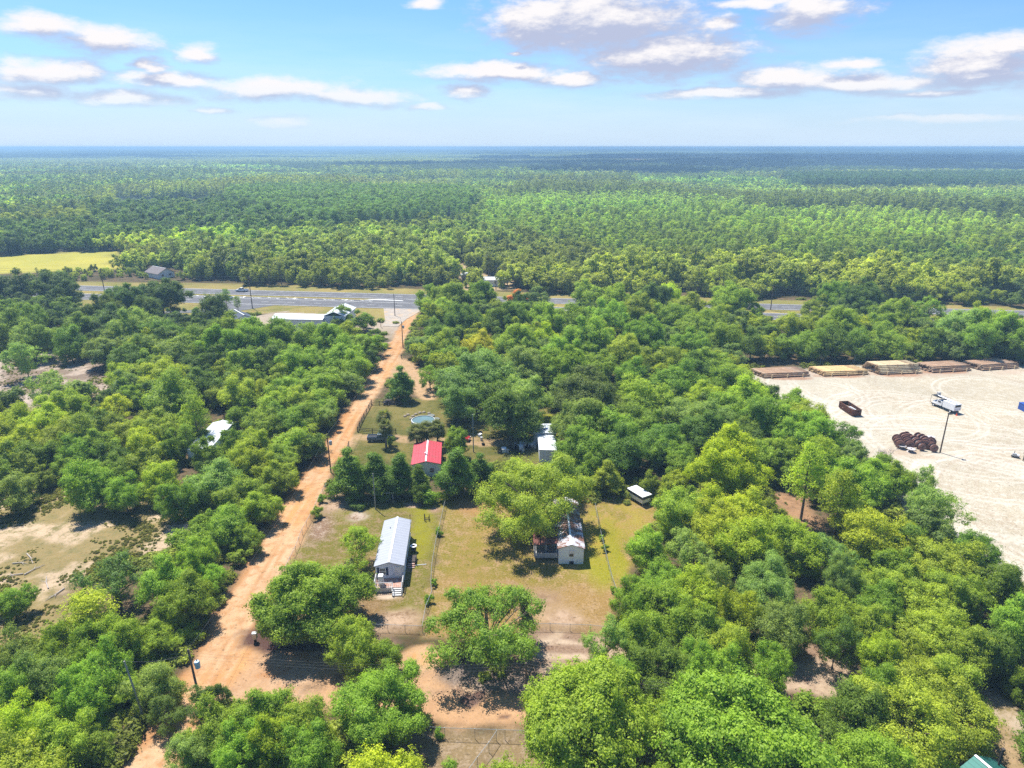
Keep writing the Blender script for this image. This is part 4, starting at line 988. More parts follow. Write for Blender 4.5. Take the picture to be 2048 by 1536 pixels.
def zone_height(u, v, rg, pine, SC=1.0):
    h = rg.uniform(.65, 1.3, len(u)) * SC
    h = np.where(inpoly(u, v, Zlow), h * .7, h); h = np.where(inpoly(u, v, Zstrip), rg.uniform(1.2, 1.35, len(u)), h); h = np.where(inpoly(u, v, Zpine), rg.uniform(1.25, 1.45, len(u)), h)
    h = np.where(inpoly(u, v, Zdarkw), h * 1.15, h)
    return h
houses_clear = [[(295, 535), (365, 535), (368, 556), (350, 566), (295, 556)], [(905, 552), (950, 552), (950, 575), (905, 572)], [(955, 556), (1015, 556), (1015, 590), (955, 590)], [(1352, 540), (1382, 540), (1382, 572), (1352, 572)], [(890, 535), (925, 520), (950, 552), (900, 556)], [(305, 478), (335, 476), (336, 492), (305, 492)]]
def keep_mass(x, y, u, v):
    k = ~inpoly(u, v, [(-600, 516), (0, 511), (120, 504), (246, 501), (252, 521), (240, 540), (130, 547), (0, 552), (-600, 556)]) & ~inpoly(u, v, [(228, 396), (460, 400), (455, 427), (330, 424), (230, 420)])
    for h in houses_clear: k &= ~inpoly(u, v, h)
    # nothing on the highway and its verges
    t_ = (x - hA.x) * hd.x + (y - hA.y) * hd.y; s_ = (x - hA.x) * hn.x + (y - hA.y) * hn.y
    k &= (s_ > 15) & ~((s_ > 14) & (s_ < 26) & (fbm(x, y, 18, 77, 2) < .5))
    # low growth below the field keeps the field in view
    return k, s_
x, y, rg = mass_points(270, 720, 5.9, 7.2, 11); u, v = proj(x, y, 0); k, s_ = keep_mass(x, y, u, v); x = x[k]; y = y[k]; u = u[k]; v = v[k]; s_ = s_[k]
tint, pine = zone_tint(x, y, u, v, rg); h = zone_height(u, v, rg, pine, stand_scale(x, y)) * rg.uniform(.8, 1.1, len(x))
h = np.where(s_ < 30, h * .75, h); low = inpoly(u, v, [(-100, 548), (250, 540), (390, 548), (380, 572), (-100, 572)]); h = np.where(low, h * .42, h)
tint = np.where((s_ < 34)[:, None], lerp(tint, [.085, .13, .030], .35 * np.ones(len(x))), tint)
idx = np.where(pine, rg.integers(4, 7, len(x)), rg.integers(0, 4, len(x))); h = h * 1.08; w = h * rg.uniform(.8, 1.2, len(x)) * np.where(pine, 1.0, .95)
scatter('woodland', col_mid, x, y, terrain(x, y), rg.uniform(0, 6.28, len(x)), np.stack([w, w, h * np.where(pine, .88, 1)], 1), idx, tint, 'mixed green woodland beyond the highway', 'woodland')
print('mid', len(x))
x, y, rg = mass_points(700, 2600, 7.2, 12.5, 12); u, v = proj(x, y, 0); k, s_ = keep_mass(x, y, u, v); x = x[k]; y = y[k]; u = u[k]; v = v[k]
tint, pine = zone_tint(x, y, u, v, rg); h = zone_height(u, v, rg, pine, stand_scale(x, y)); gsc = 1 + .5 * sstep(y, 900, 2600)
idx = np.where(pine, rg.integers(3, 6, len(x)), rg.integers(0, 3, len(x))); h = h * 1.08; w = np.minimum(h, 1.4) * gsc * np.where(pine, 1.15, 1.0)
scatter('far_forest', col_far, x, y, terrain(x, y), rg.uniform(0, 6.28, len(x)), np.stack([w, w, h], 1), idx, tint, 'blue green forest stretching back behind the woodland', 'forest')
print('far', len(x))
x, y, rg = mass_points(2500, 20000, 95, 150, 13); u, v = proj(x, y, 0); k = np.abs(x) < y * .86 + 150; x = x[k]; y = y[k]; u = u[k]; v = v[k]
nB = fbm(x, y, 1500, 51, 4); tint = lerp(np.tile(np.array([.075, .115, .040]), (len(x), 1)), [.022, .042, .030], sstep(nB, .42, .56)) * rg.uniform(.85, 1.15, len(x))[:, None]
m = inpoly(u, v, Zcloudshade); tint[m] *= .5  # cloud shadow put into the patch colour
m = inpoly(u, v, [(1250, 322), (1290, 322), (1290, 327), (1240, 327)]); tint[m] = (.075, .060, .055)
w = 1 + .35 * sstep(y, 2500, 20000); dk = sstep(nB, .42, .56)
idx = np.where(rg.random(len(x)) < dk, 2, 0) + rg.integers(0, 2, len(x))
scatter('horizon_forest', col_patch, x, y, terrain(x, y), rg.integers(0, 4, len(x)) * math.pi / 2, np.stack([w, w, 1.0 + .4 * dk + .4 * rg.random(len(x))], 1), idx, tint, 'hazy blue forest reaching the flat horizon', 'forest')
print('patch', len(x))
# the rest of the near woods: small oaks behind and between the things, and low growth under them
if mass:
    x = np.array([t['x'] for t in mass]); y = np.array([t['y'] for t in mass]); r = np.array([t['r'] for t in mass]); H = np.array([t['H'] for t in mass])
    rg = np.random.default_rng(21); tint = np.array([TONE[t['tone']] for t in mass]) * rg.uniform(.85, 1.15, len(x))[:, None]
    scatter('background_oaks', col_near, x, y, 0 * x, rg.uniform(0, 6.28, len(x)), np.stack([r / 4.5, r / 4.5, H / 9.0], 1), rg.integers(0, 3, len(x)), tint, 'small crowded oaks between the larger crowns', 'woodland')
rg = np.random.default_rng(22)
ux = []; uy = []
for _ in range(26000):
    yy = rg.uniform(48, 300); xx = rg.uniform(-1, 1) * (yy * .80 + 25); ux.append(xx); uy.append(yy)
for _ in range(24000):
    q_ = (clear1, clear1, clear2)[_ % 3]; a_ = np.array(q_); ux.append(rg.uniform(a_[:, 0].min(), a_[:, 0].max())); uy.append(rg.uniform(a_[:, 1].min(), a_[:, 1].max()))
ux = np.array(ux); uy = np.array(uy)
TX = np.array([t['x'] for t in allt]); TY = np.array([t['y'] for t in allt]); TR = np.array([t['r'] for t in allt])
isopen = np.zeros(len(ux), bool)
for q in open_ground: isopen |= inpoly(ux, uy, q)
near_road = np.minimum(np.abs(sdf(ux, uy, road_main)), np.abs(sdf(ux, uy, road_side))) < 1.0
scrub = inpoly(ux, uy, clear1) | inpoly(ux, uy, clear2) | inpoly(ux, uy, clearR)
dens = fbm(ux, uy, 8, 61, 3)
keep = (~isopen & ~near_road & (dens > .47)) | (scrub & (rg.random(len(ux)) < .6) & (dens > .44))
hs_ = sstep(dens, .44, .7)
ux, uy, sc, hs_ = ux[keep], uy[keep], scrub[keep], hs_[keep]
uu, vv = proj(ux, uy, 0)
k2 = ~inpoly(uu, vv, [(700, 1000), (1320, 1010), (1240, 1290), (520, 1300)]) & ~inpoly(uu, vv, [(1110, 1385), (1700, 1290), (1700, 1410), (1300, 1400)]) & ~inpoly(uu, vv, [(790, 1440), (1060, 1440), (1060, 1560), (780, 1560)])
ux, uy, sc, hs_ = ux[k2], uy[k2], sc[k2], hs_[k2]
s = rg.uniform(.45, 1.1, len(ux)) * (.6 + .7 * hs_); s = np.where(sc, s * rg.uniform(.10, .36, len(ux)), s)
tint = np.array([.055, .085, .028]) * rg.uniform(.6, 1.6, len(ux))[:, None]; tint = np.where(sc[:, None], np.array([.060, .080, .032]) * rg.uniform(.6, 1.2, len(ux))[:, None], tint)
scatter('undergrowth', col_near, ux, uy, 0 * ux, rg.uniform(0, 6.28, len(ux)), np.stack([s, s, s * .8], 1), np.full(len(ux), 3), tint, 'low shrubs and saplings under the oaks', 'undergrowth')
print('under', len(ux))

# ------------------------------------------------------------------ clouds above the frame that shade the far forest, and the air
def cloud(name, cx, cyy, z, rx, ry, seed):
    rg = random.Random(seed); V_ = []; F_ = []
    import bmesh
    bm = bmesh.new()
    for i in range(26):
        a = rg.uniform(0, 6.28); q = math.sqrt(rg.random()) * .85; r = rg.uniform(.16, .30) * (1 - q * .4)
        Mx = Matrix.Translation((cx + math.cos(a) * q * rx, cyy + math.sin(a) * q * ry, z + rg.uniform(0, 60))) @ Matrix.Diagonal((r * rx, r * ry, 70 + 130 * (1 - q), 1))
        bmesh.ops.create_icosphere(bm, subdivisions=3, radius=1, matrix=Mx)
    for v in bm.verts:
        f = 1 + .12 * math.sin(v.co.x * .03 + seed) * math.cos(v.co.y * .035) ; v.co.x = cx + (v.co.x - cx) * f
        if v.co.z < z - 10: v.co.z = z - 10 + (v.co.z - z + 10) * .15
    me = bpy.data.meshes.new(name); bm.to_mesh(me); bm.free(); me.materials.append(M['cloud'])
    for p in me.polygons: p.use_smooth = True
    o = bpy.data.objects.new(name, me); C.objects.link(o); return tag(o, kind='structure')
M['cloud'] = principled('cloud_white', (.85, .86, .88), 1.0, var=.03, scale=.01)
CZ = 1000; CO = CZ / math.tan(R(SUN_EL)); cdx = math.sin(R(SUN_AZ)) * CO; cdy = math.cos(R(SUN_AZ)) * CO
def shade_at(px, py, rx, ry, seed):
    x, y = at(px, py); cloud('cloud', x + cdx, y + cdy, CZ, rx, ry, seed)
shade_at(1180, 336, 700, 760, 1); shade_at(1750, 333, 950, 800, 2); shade_at(850, 336, 380, 240, 3); shade_at(1500, 322, 1800, 900, 4); shade_at(300, 318, 1200, 500, 5)
def haze():
    mb = MB(); x0, x1, y0, y1, z0, z1 = -19000, 19000, -3500, 24500, -1.2, 67
    mb.box(((x0 + x1) / 2, (y0 + y1) / 2, (z0 + z1) / 2), (x1 - x0, y1 - y0, z1 - z0))
    m = bpy.data.materials.new('haze_air'); m.use_nodes = True; t = NT(m.node_tree); t.n.clear()
    out = t.node('ShaderNodeOutputMaterial'); pv = t.node('ShaderNodeVolumePrincipled')
    pv.inputs['Color'].default_value = (.44, .72, 1.0, 1); pv.inputs['Density'].default_value = HAZE; pv.inputs['Anisotropy'].default_value = .0
    t.put(out.inputs['Volume'], pv.outputs[0])
    o = mb.build('haze', m); return tag(o, kind='stuff')
HAZE = .00028
haze()

# ------------------------------------------------------------------ buildings
def window(parent, x, y, z, w, h, side='y', frame='white', depth=.05, sgn=-1):
    """window let into a wall; side 'y' faces -y/+y, 'x' faces +-x; frame > pane"""
    f = MB(); t = .07; d = (lambda a, b, e: (a, b, e)) if side == 'y' else (lambda a, b, e: (b, a, e))
    def bx(c, s): f.box((x + (c[0] if side == 'y' else 0), y + (0 if side == 'y' else c[0]), z + c[1]), (s[0], depth, s[1]) if side == 'y' else (depth, s[0], s[1]))
    bx((-w / 2, 0), (t, h + t)); bx((w / 2, 0), (t, h + t)); bx((0, h / 2), (w - t, t)); bx((0, -h / 2), (w - t, t)); bx((0, 0), (w - t, .05))
    o = f.build('window', M[frame], parent)
    g = MB(); g.box((x, y, z), (w - t, depth * .5, h - t) if side == 'y' else (depth * .5, w - t, h - t)); g.build('pane', M['glass'], o)
    return o
def gable_home(name, label, cat, loc, rz, W, L, hw_, hr, wall, roof, skirt=True, over=.25, roofname='roof', group=None, hip=0):
    """single storey house, long side along local y, front at y=0"""
    e = empty(name, (loc[0], loc[1], 0), rz, label, cat, group)
    w = MB(); w.prism([(-W / 2, .02), (W / 2, .02), (W / 2, hw_), (0, hr - .06), (-W / 2, hw_)], 0, L); w.build('wall', M[wall], e)
    r = MB(); th = .10; so_ = (hr - hw_) / (W / 2); ox = W / 2 + over
    prof = [(-ox, hw_ - over * so_), (0, hr), (ox, hw_ - over * so_), (ox, hw_ - over * so_ + th), (0, hr + th), (-ox, hw_ - over * so_ + th)]
    r.prism(prof, -over, L + over); ro = r.build(roofname, M[roof], e)
    cp = MB(); cp.box((0, L / 2, hr + th + .02), (.30, L + over * 2, .06)); cp.build('ridge_cap', M['white'], ro)
    if skirt:
        s = MB(); s.box((0, L / 2, .32), (W + .06, L + .06, .6)); s.build('skirting', M['offwhite'], e)
        s = MB(); s.box((0, L / 2, .66), (W + .10, L + .10, .06)); s.build('trim', M['white'], e)
        s = MB()
        for sx in (-1, 1): s.box((sx * (W / 2 + .01), -.01, (hw_ + .7) / 2), (.10, .10, hw_ - .75))
        s.build('corner_trim', M['white'], e)
    return e, ro
# the white mobile home with the front deck
rzA = math.atan2(-(-19.4 + 18.7), 12.8)
rzA = math.atan2(.75, 12.9)
hA_, rA_ = gable_home('mobile_home', 'white mobile home with pale ribbed metal roof and a front deck with steps', 'mobile home', (-18.95, 90.3), rzA, 4.15, 13.2, 3.05, 3.65, 'siding', 'roofA', skirt=True)
window(hA_, -1.05, -.03, 2.0, .95, 1.15)
for sx in (-1, 1):
    m_ = MB(); m_.box((-1.05 + sx * .68, -.05, 2.0), (.30, .05, 1.4)); m_.build('shutter', M['shutter'], hA_)
m_ = MB(); m_.box((1.35, -.03, 1.75), (.95, .05, 2.0)); d_ = m_.build('door', M['white'], hA_); m_ = MB(); m_.box((1.05, -.08, 1.7), (.06, .06, .12)); m_.build('handle', M['black'], d_)
for yy in (3.0, 7.2, 10.5): window(hA_, 2.09, yy, 2.05, .8, .9, 'x'); 
for yy in (2.2, 6, 9.6): window(hA_, -2.09, yy, 2.05, .8, .9, 'x')
m_ = MB(); m_.box((2.09, 5.4, 1.75), (.05, .9, 2.0)); m_.build('side_door', M['white'], hA_)
m_ = MB(); m_.tube([(-.9, 10.2, 3.35), (-.9, 10.2, 3.75)], .07, 8); m_.build('roof_vent', M['grey'], rA_)
m_ = MB(); m_.tube([(1.9, 12.0, .0), (2.28, 12.0, 2.9), (2.28, 12, 4.9)], .05, 6); m_.tube([(2.12, 12, 4.7), (2.5, 12, 4.9)], .03, 5); m_.build('service_mast', M['darkwood'], hA_)
# front deck
dk = empty('front_deck', (-18.95, 90.3, 0), rzA, 'raised red brown deck with white railing in front of the white mobile home', 'deck')
m_ = MB()
for i in range(14): m_.box((-1.98 + i * .305, -1.32, .80), (.285, 2.45, .05))
m_.build('floor_boards', M['deck'], dk)
m_ = MB()
for i in range(9): m_.box((-1.93 + i * .30, -2.58, .42), (.28, .04, .72))
for i in range(8): m_.box((-2.10, -.2 - i * .31, .42), (.04, .28, .72))
m_.build('skirt_boards', M['whitewood'], dk)
for (a, b) in (((-2.08, -2.55), (.62, -2.55)), ((-2.08, -.1), (-2.08, -2.55)), ((2.15, -.1), (2.15, -2.55))):
    m_ = MB(); a_ = Vector((*a, 0)); b_ = Vector((*b, 0)); n_ = int((b_ - a_).length / .28)
    m_.tube([a_ + Vector((0, 0, 1.72)), b_ + Vector((0, 0, 1.72))], .06, 4); m_.tube([a_ + Vector((0, 0, .98)), b_ + Vector((0, 0, .98))], .04, 4)
    for i in range(n_ + 1):
        p = a_.lerp(b_, i / n_); m_.box((p.x, p.y, 1.35), (.05, .05, .75))
    for p in (a_, b_): m_.box((p.x, p.y, 1.28), (.11, .11, .96))
    m_.build('railing', M['whitewood'], dk)
for i in range(4):
    m_ = MB(); m_.box((1.38, -2.72 - i * .28, .70 - i * .17), (1.35, .27, .05)); m_.box((1.38, -2.60 - i * .28, .61 - i * .17), (1.35, .03, .13)); m_.build('step', M['whitewood'], dk)
for sx in (.70, 2.08):
    m_ = MB(); m_.tube([(sx, -2.6, 1.7), (sx, -3.65, 1.0)], .055, 4); m_.box((sx, -3.62, .5), (.09, .09, 1.0)); m_.tube([(sx, -2.58, .66), (sx, -3.7, .05)], .08, 4); m_.build('stair_rail', M['whitewood'], dk)
fr = empty('refrigerator', (-19.97, 88.55, .83), rzA, 'tall white refrigerator standing on the front deck by the window', 'refrigerator')
m_ = MB(); m_.box((0, 0, .85), (.74, .70, 1.7)); m_.build('body', M['white'], fr, bevel=.03)
m_ = MB(); m_.box((0, -.38, 1.32), (.72, .05, .7)); o_ = m_.build('freezer_door', M['white'], fr); m_ = MB(); m_.box((.28, -.43, 1.2), (.04, .04, .35)); m_.build('handle', M['grey'], o_)
m_ = MB(); m_.box((0, -.38, .5), (.72, .05, .86)); o_ = m_.build('door', M['white'], fr); m_ = MB(); m_.box((.28, -.43, .7), (.04, .04, .4)); m_.build('handle', M['grey'], o_)
# side steps, grill and planks by the right side of this home
def locA(x, y, z=0):
    c, s = math.cos(rzA), math.sin(rzA); return (-18.95 + x * c - y * s, 90.3 + x * s + y * c, z)
sd_ = empty('side_deck', locA(2.2, 5.2), rzA, 'small dark side landing with orange boards beside the white mobile home', 'deck')
m_ = MB(); m_.box((.75, .2, .62), (1.4, 1.9, .06)); m_.build('landing', M['darkwood'], sd_)
for (a, b) in ((.1, -.7), (1.4, -.7), (.1, 1.1), (1.4, 1.1)): m_ = MB(); m_.box((a, b, .7), (.10, .10, 1.4)); m_.build('post', M['darkwood'], sd_)
for i in range(3): m_ = MB(); m_.box((.75 , -1.0 - i * .3, .42 - i * .15), (1.1, .28, .05)); m_.build('step', M['deck'], sd_)
sp = empty('satellite_drum', locA(3.0, 8.3), 0, 'round black and white barrel smoker beside the white mobile home', 'smoker')
sp.name = 'barrel_smoker'
m_ = MB(); m_.lathe([(0, .35), (.42, .35), (.46, .6), (.46, 1.0), (.40, 1.12)], n=16); m_.build('barrel', M['black'], sp); m_ = MB(); m_.lathe([(.30, 1.12), (.55, 1.12), (.55, 1.18), (.28, 1.18), (.30, 1.12)], n=18); m_.build('rim', M['white'], sp)
for a in range(3): m_ = MB(); m_.tube([(.35 * math.cos(a * 2.1), .35 * math.sin(a * 2.1), .45), (.45 * math.cos(a * 2.1), .45 * math.sin(a * 2.1), 0)], .03, 5); m_.build('leg', M['black'], sp)
m_ = MB(); m_.tube([(0, 0, .06), (.9, .25, .07), (2.2, .45, .06)], .06, 5); o_ = m_.build('white_downspout', M['white']); o_.location = locA(3.1, 4.1); tag(o_, 'bent white downspout lying on the grass beside the side landing', 'downspout')
# the second mobile home, under the big feathery oak
rzB = math.atan2(-.2, 14)
hB_, rB_ = gable_home('mobile_home', 'pale blue white mobile home whose metal roof is littered with brown leaves', 'mobile home', (9.55, 95.2), rzB, 3.95, 15.5, 3.0, 3.65, 'offwhite', 'roofB')
window(hB_, .05, -.03, 1.95, .72, 1.15)
m_ = MB(); m_.box((.05, -.06, 2.25), (.62, .03, .5)); m_.build('window_blind', M['white'], hB_)
for yy in (2.5, 6.5, 10.5): window(hB_, 1.99, yy, 1.9, .8, .9, 'x')
m_ = MB(); m_.box((.1, -.06, .3), (.7, .05, .5)); m_.build('crawl_opening', M['black'], hB_)
pb = empty('covered_porch', (9.55, 95.2, 0), rzB, 'dark roofed side porch heaped with leaves and grey rails on the leafy mobile home', 'porch')
m_ = MB(); m_.box((-4.0, 2.9, .62), (3.8, 4.2, .08)); m_.build('porch_floor', M['greywood'], pb)
m_ = MB(); m_.prism([(-6.1, 2.55), (-2.0, 2.98), (-2.0, 3.08), (-6.1, 2.65)], 1.3, 6.4); m_.build('porch_roof', M['porchroof'], pb)
for (a, b) in ((-5.85, .85), (-4.0, .85), (-2.25, .85), (-5.85, 4.9)): m_ = MB(); m_.box((a, b + .7 if b < 1 else b, 1.4), (.12, .12, 2.6)); m_.build('post', M['greywood'], pb)
m_ = MB()
for i in range(4): m_.box((-4.05, .78, .82 + i * .20), (3.75, .04, .15))
m_.build('front_railing', M['greywood'], pb)
m_ = MB()
for i in range(4): m_.box((-5.95, 2.9, .82 + i * .20), (.04, 4.1, .15))
m_.build('side_railing', M['greywood'], pb)
m_ = MB(); m_.box((-4.6, 2.2, .95), (1.3, .6, .7)); m_.box((-3.2, 2.4, .9), (.7, .7, .6)); m_.build('porch_clutter', M['debris'], pb)
# red roofed house
rzR = math.atan2(.8, 10.5)
hR, rR = gable_home('red_roof_house', 'small house with a bright red ribbed metal roof behind the dark evergreens', 'house', (-17.55, 126.2), rzR, 5.6, 10.2, 2.9, 3.55, 'white', 'redroof', skirt=False)
window(hR, -1.0, -.03, 1.5, .9, 1.0); window(hR, 1.2, -.03, 1.5, .9, 1.0)
m_ = MB(); m_.tube([(-.1, 2.9, 3.5), (-.1, 2.9, 4.05)], .12, 8); m_.box((-.1, 2.9, 4.1), (.5, .35, .12)); m_.build('roof_vent', M['white'], rR)
# white flat sheds
e_ = empty('workshop', (*at(1095, 905), 0), 0, 'white flat roofed workshop in two wings beyond the feathery oak', 'workshop')
def rel(px, py, z): a = at(px, py, z); b = at(1095, 905); return (a[0] - b[0], a[1] - b[1])
c1 = rel(1068, 866, 3.2); c2 = rel(1112, 866, 3.2); c3 = rel(1112, 848, 3.2)
m_ = MB(); m_.box(((c1[0] + c2[0]) / 2, (c1[1] + c3[1]) / 2, 1.55), (c2[0] - c1[0], c3[1] - c1[1], 3.1)); m_.build('wall', M['greywood'], e_)
m_ = MB(); m_.box(((c1[0] + c2[0]) / 2, (c1[1] + c3[1]) / 2, 3.2), (c2[0] - c1[0] + .4, c3[1] - c1[1] + .4, .15), rx=-.02); m_.build('roof', M['tin'], e_)
d1 = rel(1079, 901, 2.8); d2 = rel(1112, 898, 2.8); d3 = rel(1080, 868, 2.8)
m_ = MB(); m_.box(((d1[0] + d2[0]) / 2, (d1[1] + d3[1]) / 2, 1.35), (d2[0] - d1[0], d3[1] - d1[1] - .3, 2.7)); m_.build('wall', M['white'], e_)
m_ = MB(); m_.box(((d1[0] + d2[0]) / 2, (d1[1] + d3[1]) / 2, 2.82), (d2[0] - d1[0] + .3, d3[1] - d1[1] - .1, .14), ry=.03); m_.build('roof', M['tin'], e_)
for i in range(3):
    m_ = MB(); q = rel(1078 + i * 12, 858, 3.35); m_.box((q[0], q[1], 3.42), (.9 + .3 * (i % 2), .5, .14), rz=.4 * i); m_.build('blue_tarp', M['bluepaint'] if i == 1 else M['grey'], e_)
# grey trailer in the woods at the left
tw = (-67.0, 133.0)
hT, rT = gable_home('mobile_home', 'grey white mobile home roof half hidden in the left woods', 'mobile home', tw, math.atan2(.6, 14), 4.4, 15.0, 3.0, 3.5, 'offwhite', 'tin')
window(hT, 0, -.03, 1.9, .9, 1.0)
# slate blue gable building and the long white building by the highway
b0 = at(492, 662, 0)
hS, rS = gable_home('gable_building', 'building with a dark slate blue gable roof near the highway', 'building', (b0[0], b0[1]), R(38), 8, 11, 4.2, 6.0, 'white', 'blueroof', skirt=False)
window(hS, -1.8, -.03, 1.8, 1.2, 1.4); window(hS, 1.8, -.03, 1.8, 1.2, 1.4)
b1 = at(618, 660, 0)
lb = empty('long_building', (b1[0], b1[1], 0), R(-4), 'long low building with white metal roofs beside the highway gravel', 'building')
m_ = MB(); m_.box((-4, 4, 2.0), (19, 8.2, 4.0)); m_.build('wall', M['white'], lb)
m_ = MB(); m_.prism([(-.4, 3.9), (4, 4.9), (8.6, 3.9), (8.6, 4.05), (4, 5.05), (-.4, 4.05)], -14, 5.6, axis='x'); m_.build('roof', M['tin'], lb)
m_ = MB(); m_.box((9.6, 8, 2.6), (7.6, 14, 5.2)); m_.build('wing_wall', M['siding'], lb)
m_ = MB(); m_.prism([(5.4, 5.1), (9.6, 6.7), (13.8, 5.1), (13.8, 5.25), (9.6, 6.85), (5.4, 5.25)], .6, 15.4); m_.build('wing_roof', M['tin'], lb)
for i in range(4): window(lb, -11 + i * 4, -.13, 2.1, 1.1, 1.1)
m_ = MB(); m_.box((9.6, .95, 1.7), (3.0, .08, 3.2)); m_.build('roller_door', M['grey'], lb)
# houses beyond the highway
b2 = at(334, 556)
hF, rF = gable_home('hip_house', 'white bungalow with brown grey shingle roof beyond the highway near the yellow field', 'house', (b2[0], b2[1]), R(55), 8.5, 12, 2.8, 5.0, 'white', 'graysh', skirt=False, over=.6)
window(hF, -2, -.03, 1.6, 1.3, 1.1); window(hF, 2, -.03, 1.6, 1.3, 1.1)
b3 = at(318, 492)
hG, rG = gable_home('barn', 'long green roofed barn among trees far behind the yellow field', 'barn', (b3[0], b3[1]), R(70), 7, 16, 4, 5.6, 'darkwood', 'greenroof', skirt=False)
m_ = MB(); m_.box((0, -.03, 1.6), (3, .06, 3.0)); m_.build('door', M['black'], hG)
b4 = at(985, 571)
hW, rW = gable_home('mobile_home', 'long white mobile home beyond the highway facing the road', 'mobile home', (b4[0] + 6, b4[1]), R(90), 5.5, 13.5, 3.2, 4.2, 'white', 'tin', skirt=True)
for yy in (2, 4.6, 8, 11): window(hW, -2.79, yy, 2.0, 1.0, 1.0, 'x')
b5 = at(932, 562)
cs_ = empty('carport', (b5[0], b5[1], 0), 0, 'small white gabled carport beyond the highway left of the long white home', 'carport')
m_ = MB(); m_.prism([(-3, 2.4), (0, 3.4), (3, 2.4), (3, 2.5), (0, 3.5), (-3, 2.5)], 0, 6); m_.build('roof', M['tin'], cs_)
m_ = MB(); m_.box((0, 5.5, 1.2), (5.6, .1, 2.4)); m_.build('back_wall', M['grey'], cs_)
for a, b in ((-2.8, .1), (2.8, .1), (-2.8, 5.9), (2.8, 5.9)): m_ = MB(); m_.box((a, b, 1.2), (.1, .1, 2.4)); m_.build('post', M['grey'], cs_)
b6 = at(1366, 566)
hX, rX = gable_home('white_house', 'small white house front glimpsed deep between bright trees beyond the highway', 'house', (b6[0], b6[1]), R(12), 5.5, 9, 5.6, 7.2, 'white', 'tin', skirt=False)
window(hX, -1.2, -.03, 3.6, .9, 1.4); window(hX, 1.2, -.03, 3.6, .9, 1.4)
# roofs cut by the lower edge of the frame
g_, rg_ = gable_home('green_roof_shed', 'shed with a green metal hip roof in the lower right corner', 'shed', (*at(1995, 1560, 3.4), 0)[:2], R(20), 5.5, 6.5, 2.7, 4.0, 'greywood', 'greenroof', skirt=False)
g_.location = (at(1990, 1514, 3.9)[0] + .2, at(1990, 1514, 3.9)[1] - 6.3, 0)
vt = empty('vent_pipe', (*at(2004, 1508, 4.5), 0), 0, 'dark pipe standing behind the green roofed shed', 'pipe')
m_ = MB(); m_.tube([(0, 0, 0), (0, 0, 5.0)], .11, 8); m_.build('pipe', M['darkwood'], vt); m_ = MB(); m_.box((0, 0, 5.1), (.3, .3, .2)); m_.build('cap', M['darkwood'], vt)
k_, rk_ = gable_home('red_shed', 'corner of a small rusty red roof at the bottom of the view', 'shed', (at(800, 1530, 3)[0], at(800, 1530, 3)[1] - 5.6), R(-12), 3.4, 5.2, 2.4, 3.0, 'greywood', 'rustred', skirt=False)

# ------------------------------------------------------------------ swimming pool, camper, yard things
px_ = at(846, 850)
pl = empty('swimming_pool', (px_[0], px_[1] + .6, 0), 0, 'round above ground pool with pale blue cover among rocks and palms', 'pool')
m_ = MB(); m_.lathe([(2.9, 0), (2.9, 1.15), (2.7, 1.18), (2.7, .9)], n=32); m_.build('pool_wall', M['grey'], pl)
m_ = MB(); m_.lathe([(2.70, 1.02), (1.2, .98), (0.001, .96)], n=32); m_.build('pool_cover', principled('pool_cover', (.10, .17, .19), .35, var=.15, scale=.6), pl)
M['lidm'] = principled('grey_lid', (.13, .14, .13), .7, var=.2)
for i, (a, b) in enumerate(((862, 832), (872, 839))):
    q = at(a, b); o_ = MB().lathe([(0.001, .25), (.9, .25), (1.0, .12), (1.0, 0)], n=18).build('round_cover', M['lidm']); o_.location = (q[0], q[1], 0); tag(o_, ['upper round grey lid lying on the grass beyond the pool', 'lower round grey lid lying on the grass right of the pool'][i], 'lid', 'round lids by the pool')
M['rockm'] = principled('tan_rock', (.24, .20, .15), .9, var=.3)
rk = [(822, 838), (826, 833), (832, 829), (840, 826), (848, 825), (858, 827), (868, 845), (816, 830), (810, 833)]
for i, (a, b) in enumerate(rk):
    q = at(a, b); m_ = MB(); n = random.Random(i); m_.lathe([(.45 * n.uniform(.7, 1.2), 0), (.5, .15), (.32, .34), (.001, .4)], n=7); o_ = m_.build('rock', M['rockm']); o_.location = (q[0], q[1], 0); o_.rotation_euler[2] = i; tag(o_, 'pale rock in the curved border around the pool', 'rock', 'rocks bordering the pool')
cq = at(1279, 1003)
cp_ = empty('camper', (cq[0], cq[1], 0), R(32), 'small white slide-in camper with a navy band standing on jacks', 'camper')
m_ = MB(); m_.box((0, 0, 1.05), (2.0, 3.6, .9)); m_.build('lower_body', M['white'], cp_, bevel=.05)
m_ = MB(); m_.box((0, .2, 1.72), (2.25, 4.3, .5)); m_.build('navy_band', M['shutter'], cp_, bevel=.04)
m_ = MB(); m_.box((0, .2, 2.06), (2.35, 4.4, .2)); m_.build('roof', M['white'], cp_, bevel=.05)
m_ = MB(); m_.box((.3, -1.83, 1.15), (.6, .05, .8)); m_.build('door', M['offwhite'], cp_)
for a, b in ((-.95, -1.9), (.95, -1.9), (-.95, 1.6), (.95, 1.6)): m_ = MB(); m_.tube([(a, b, 0), (a, b, 1.3)], .04, 6); m_.box((a, b, .03), (.2, .2, .05)); m_.build('jack_leg', M['grey'], cp_)
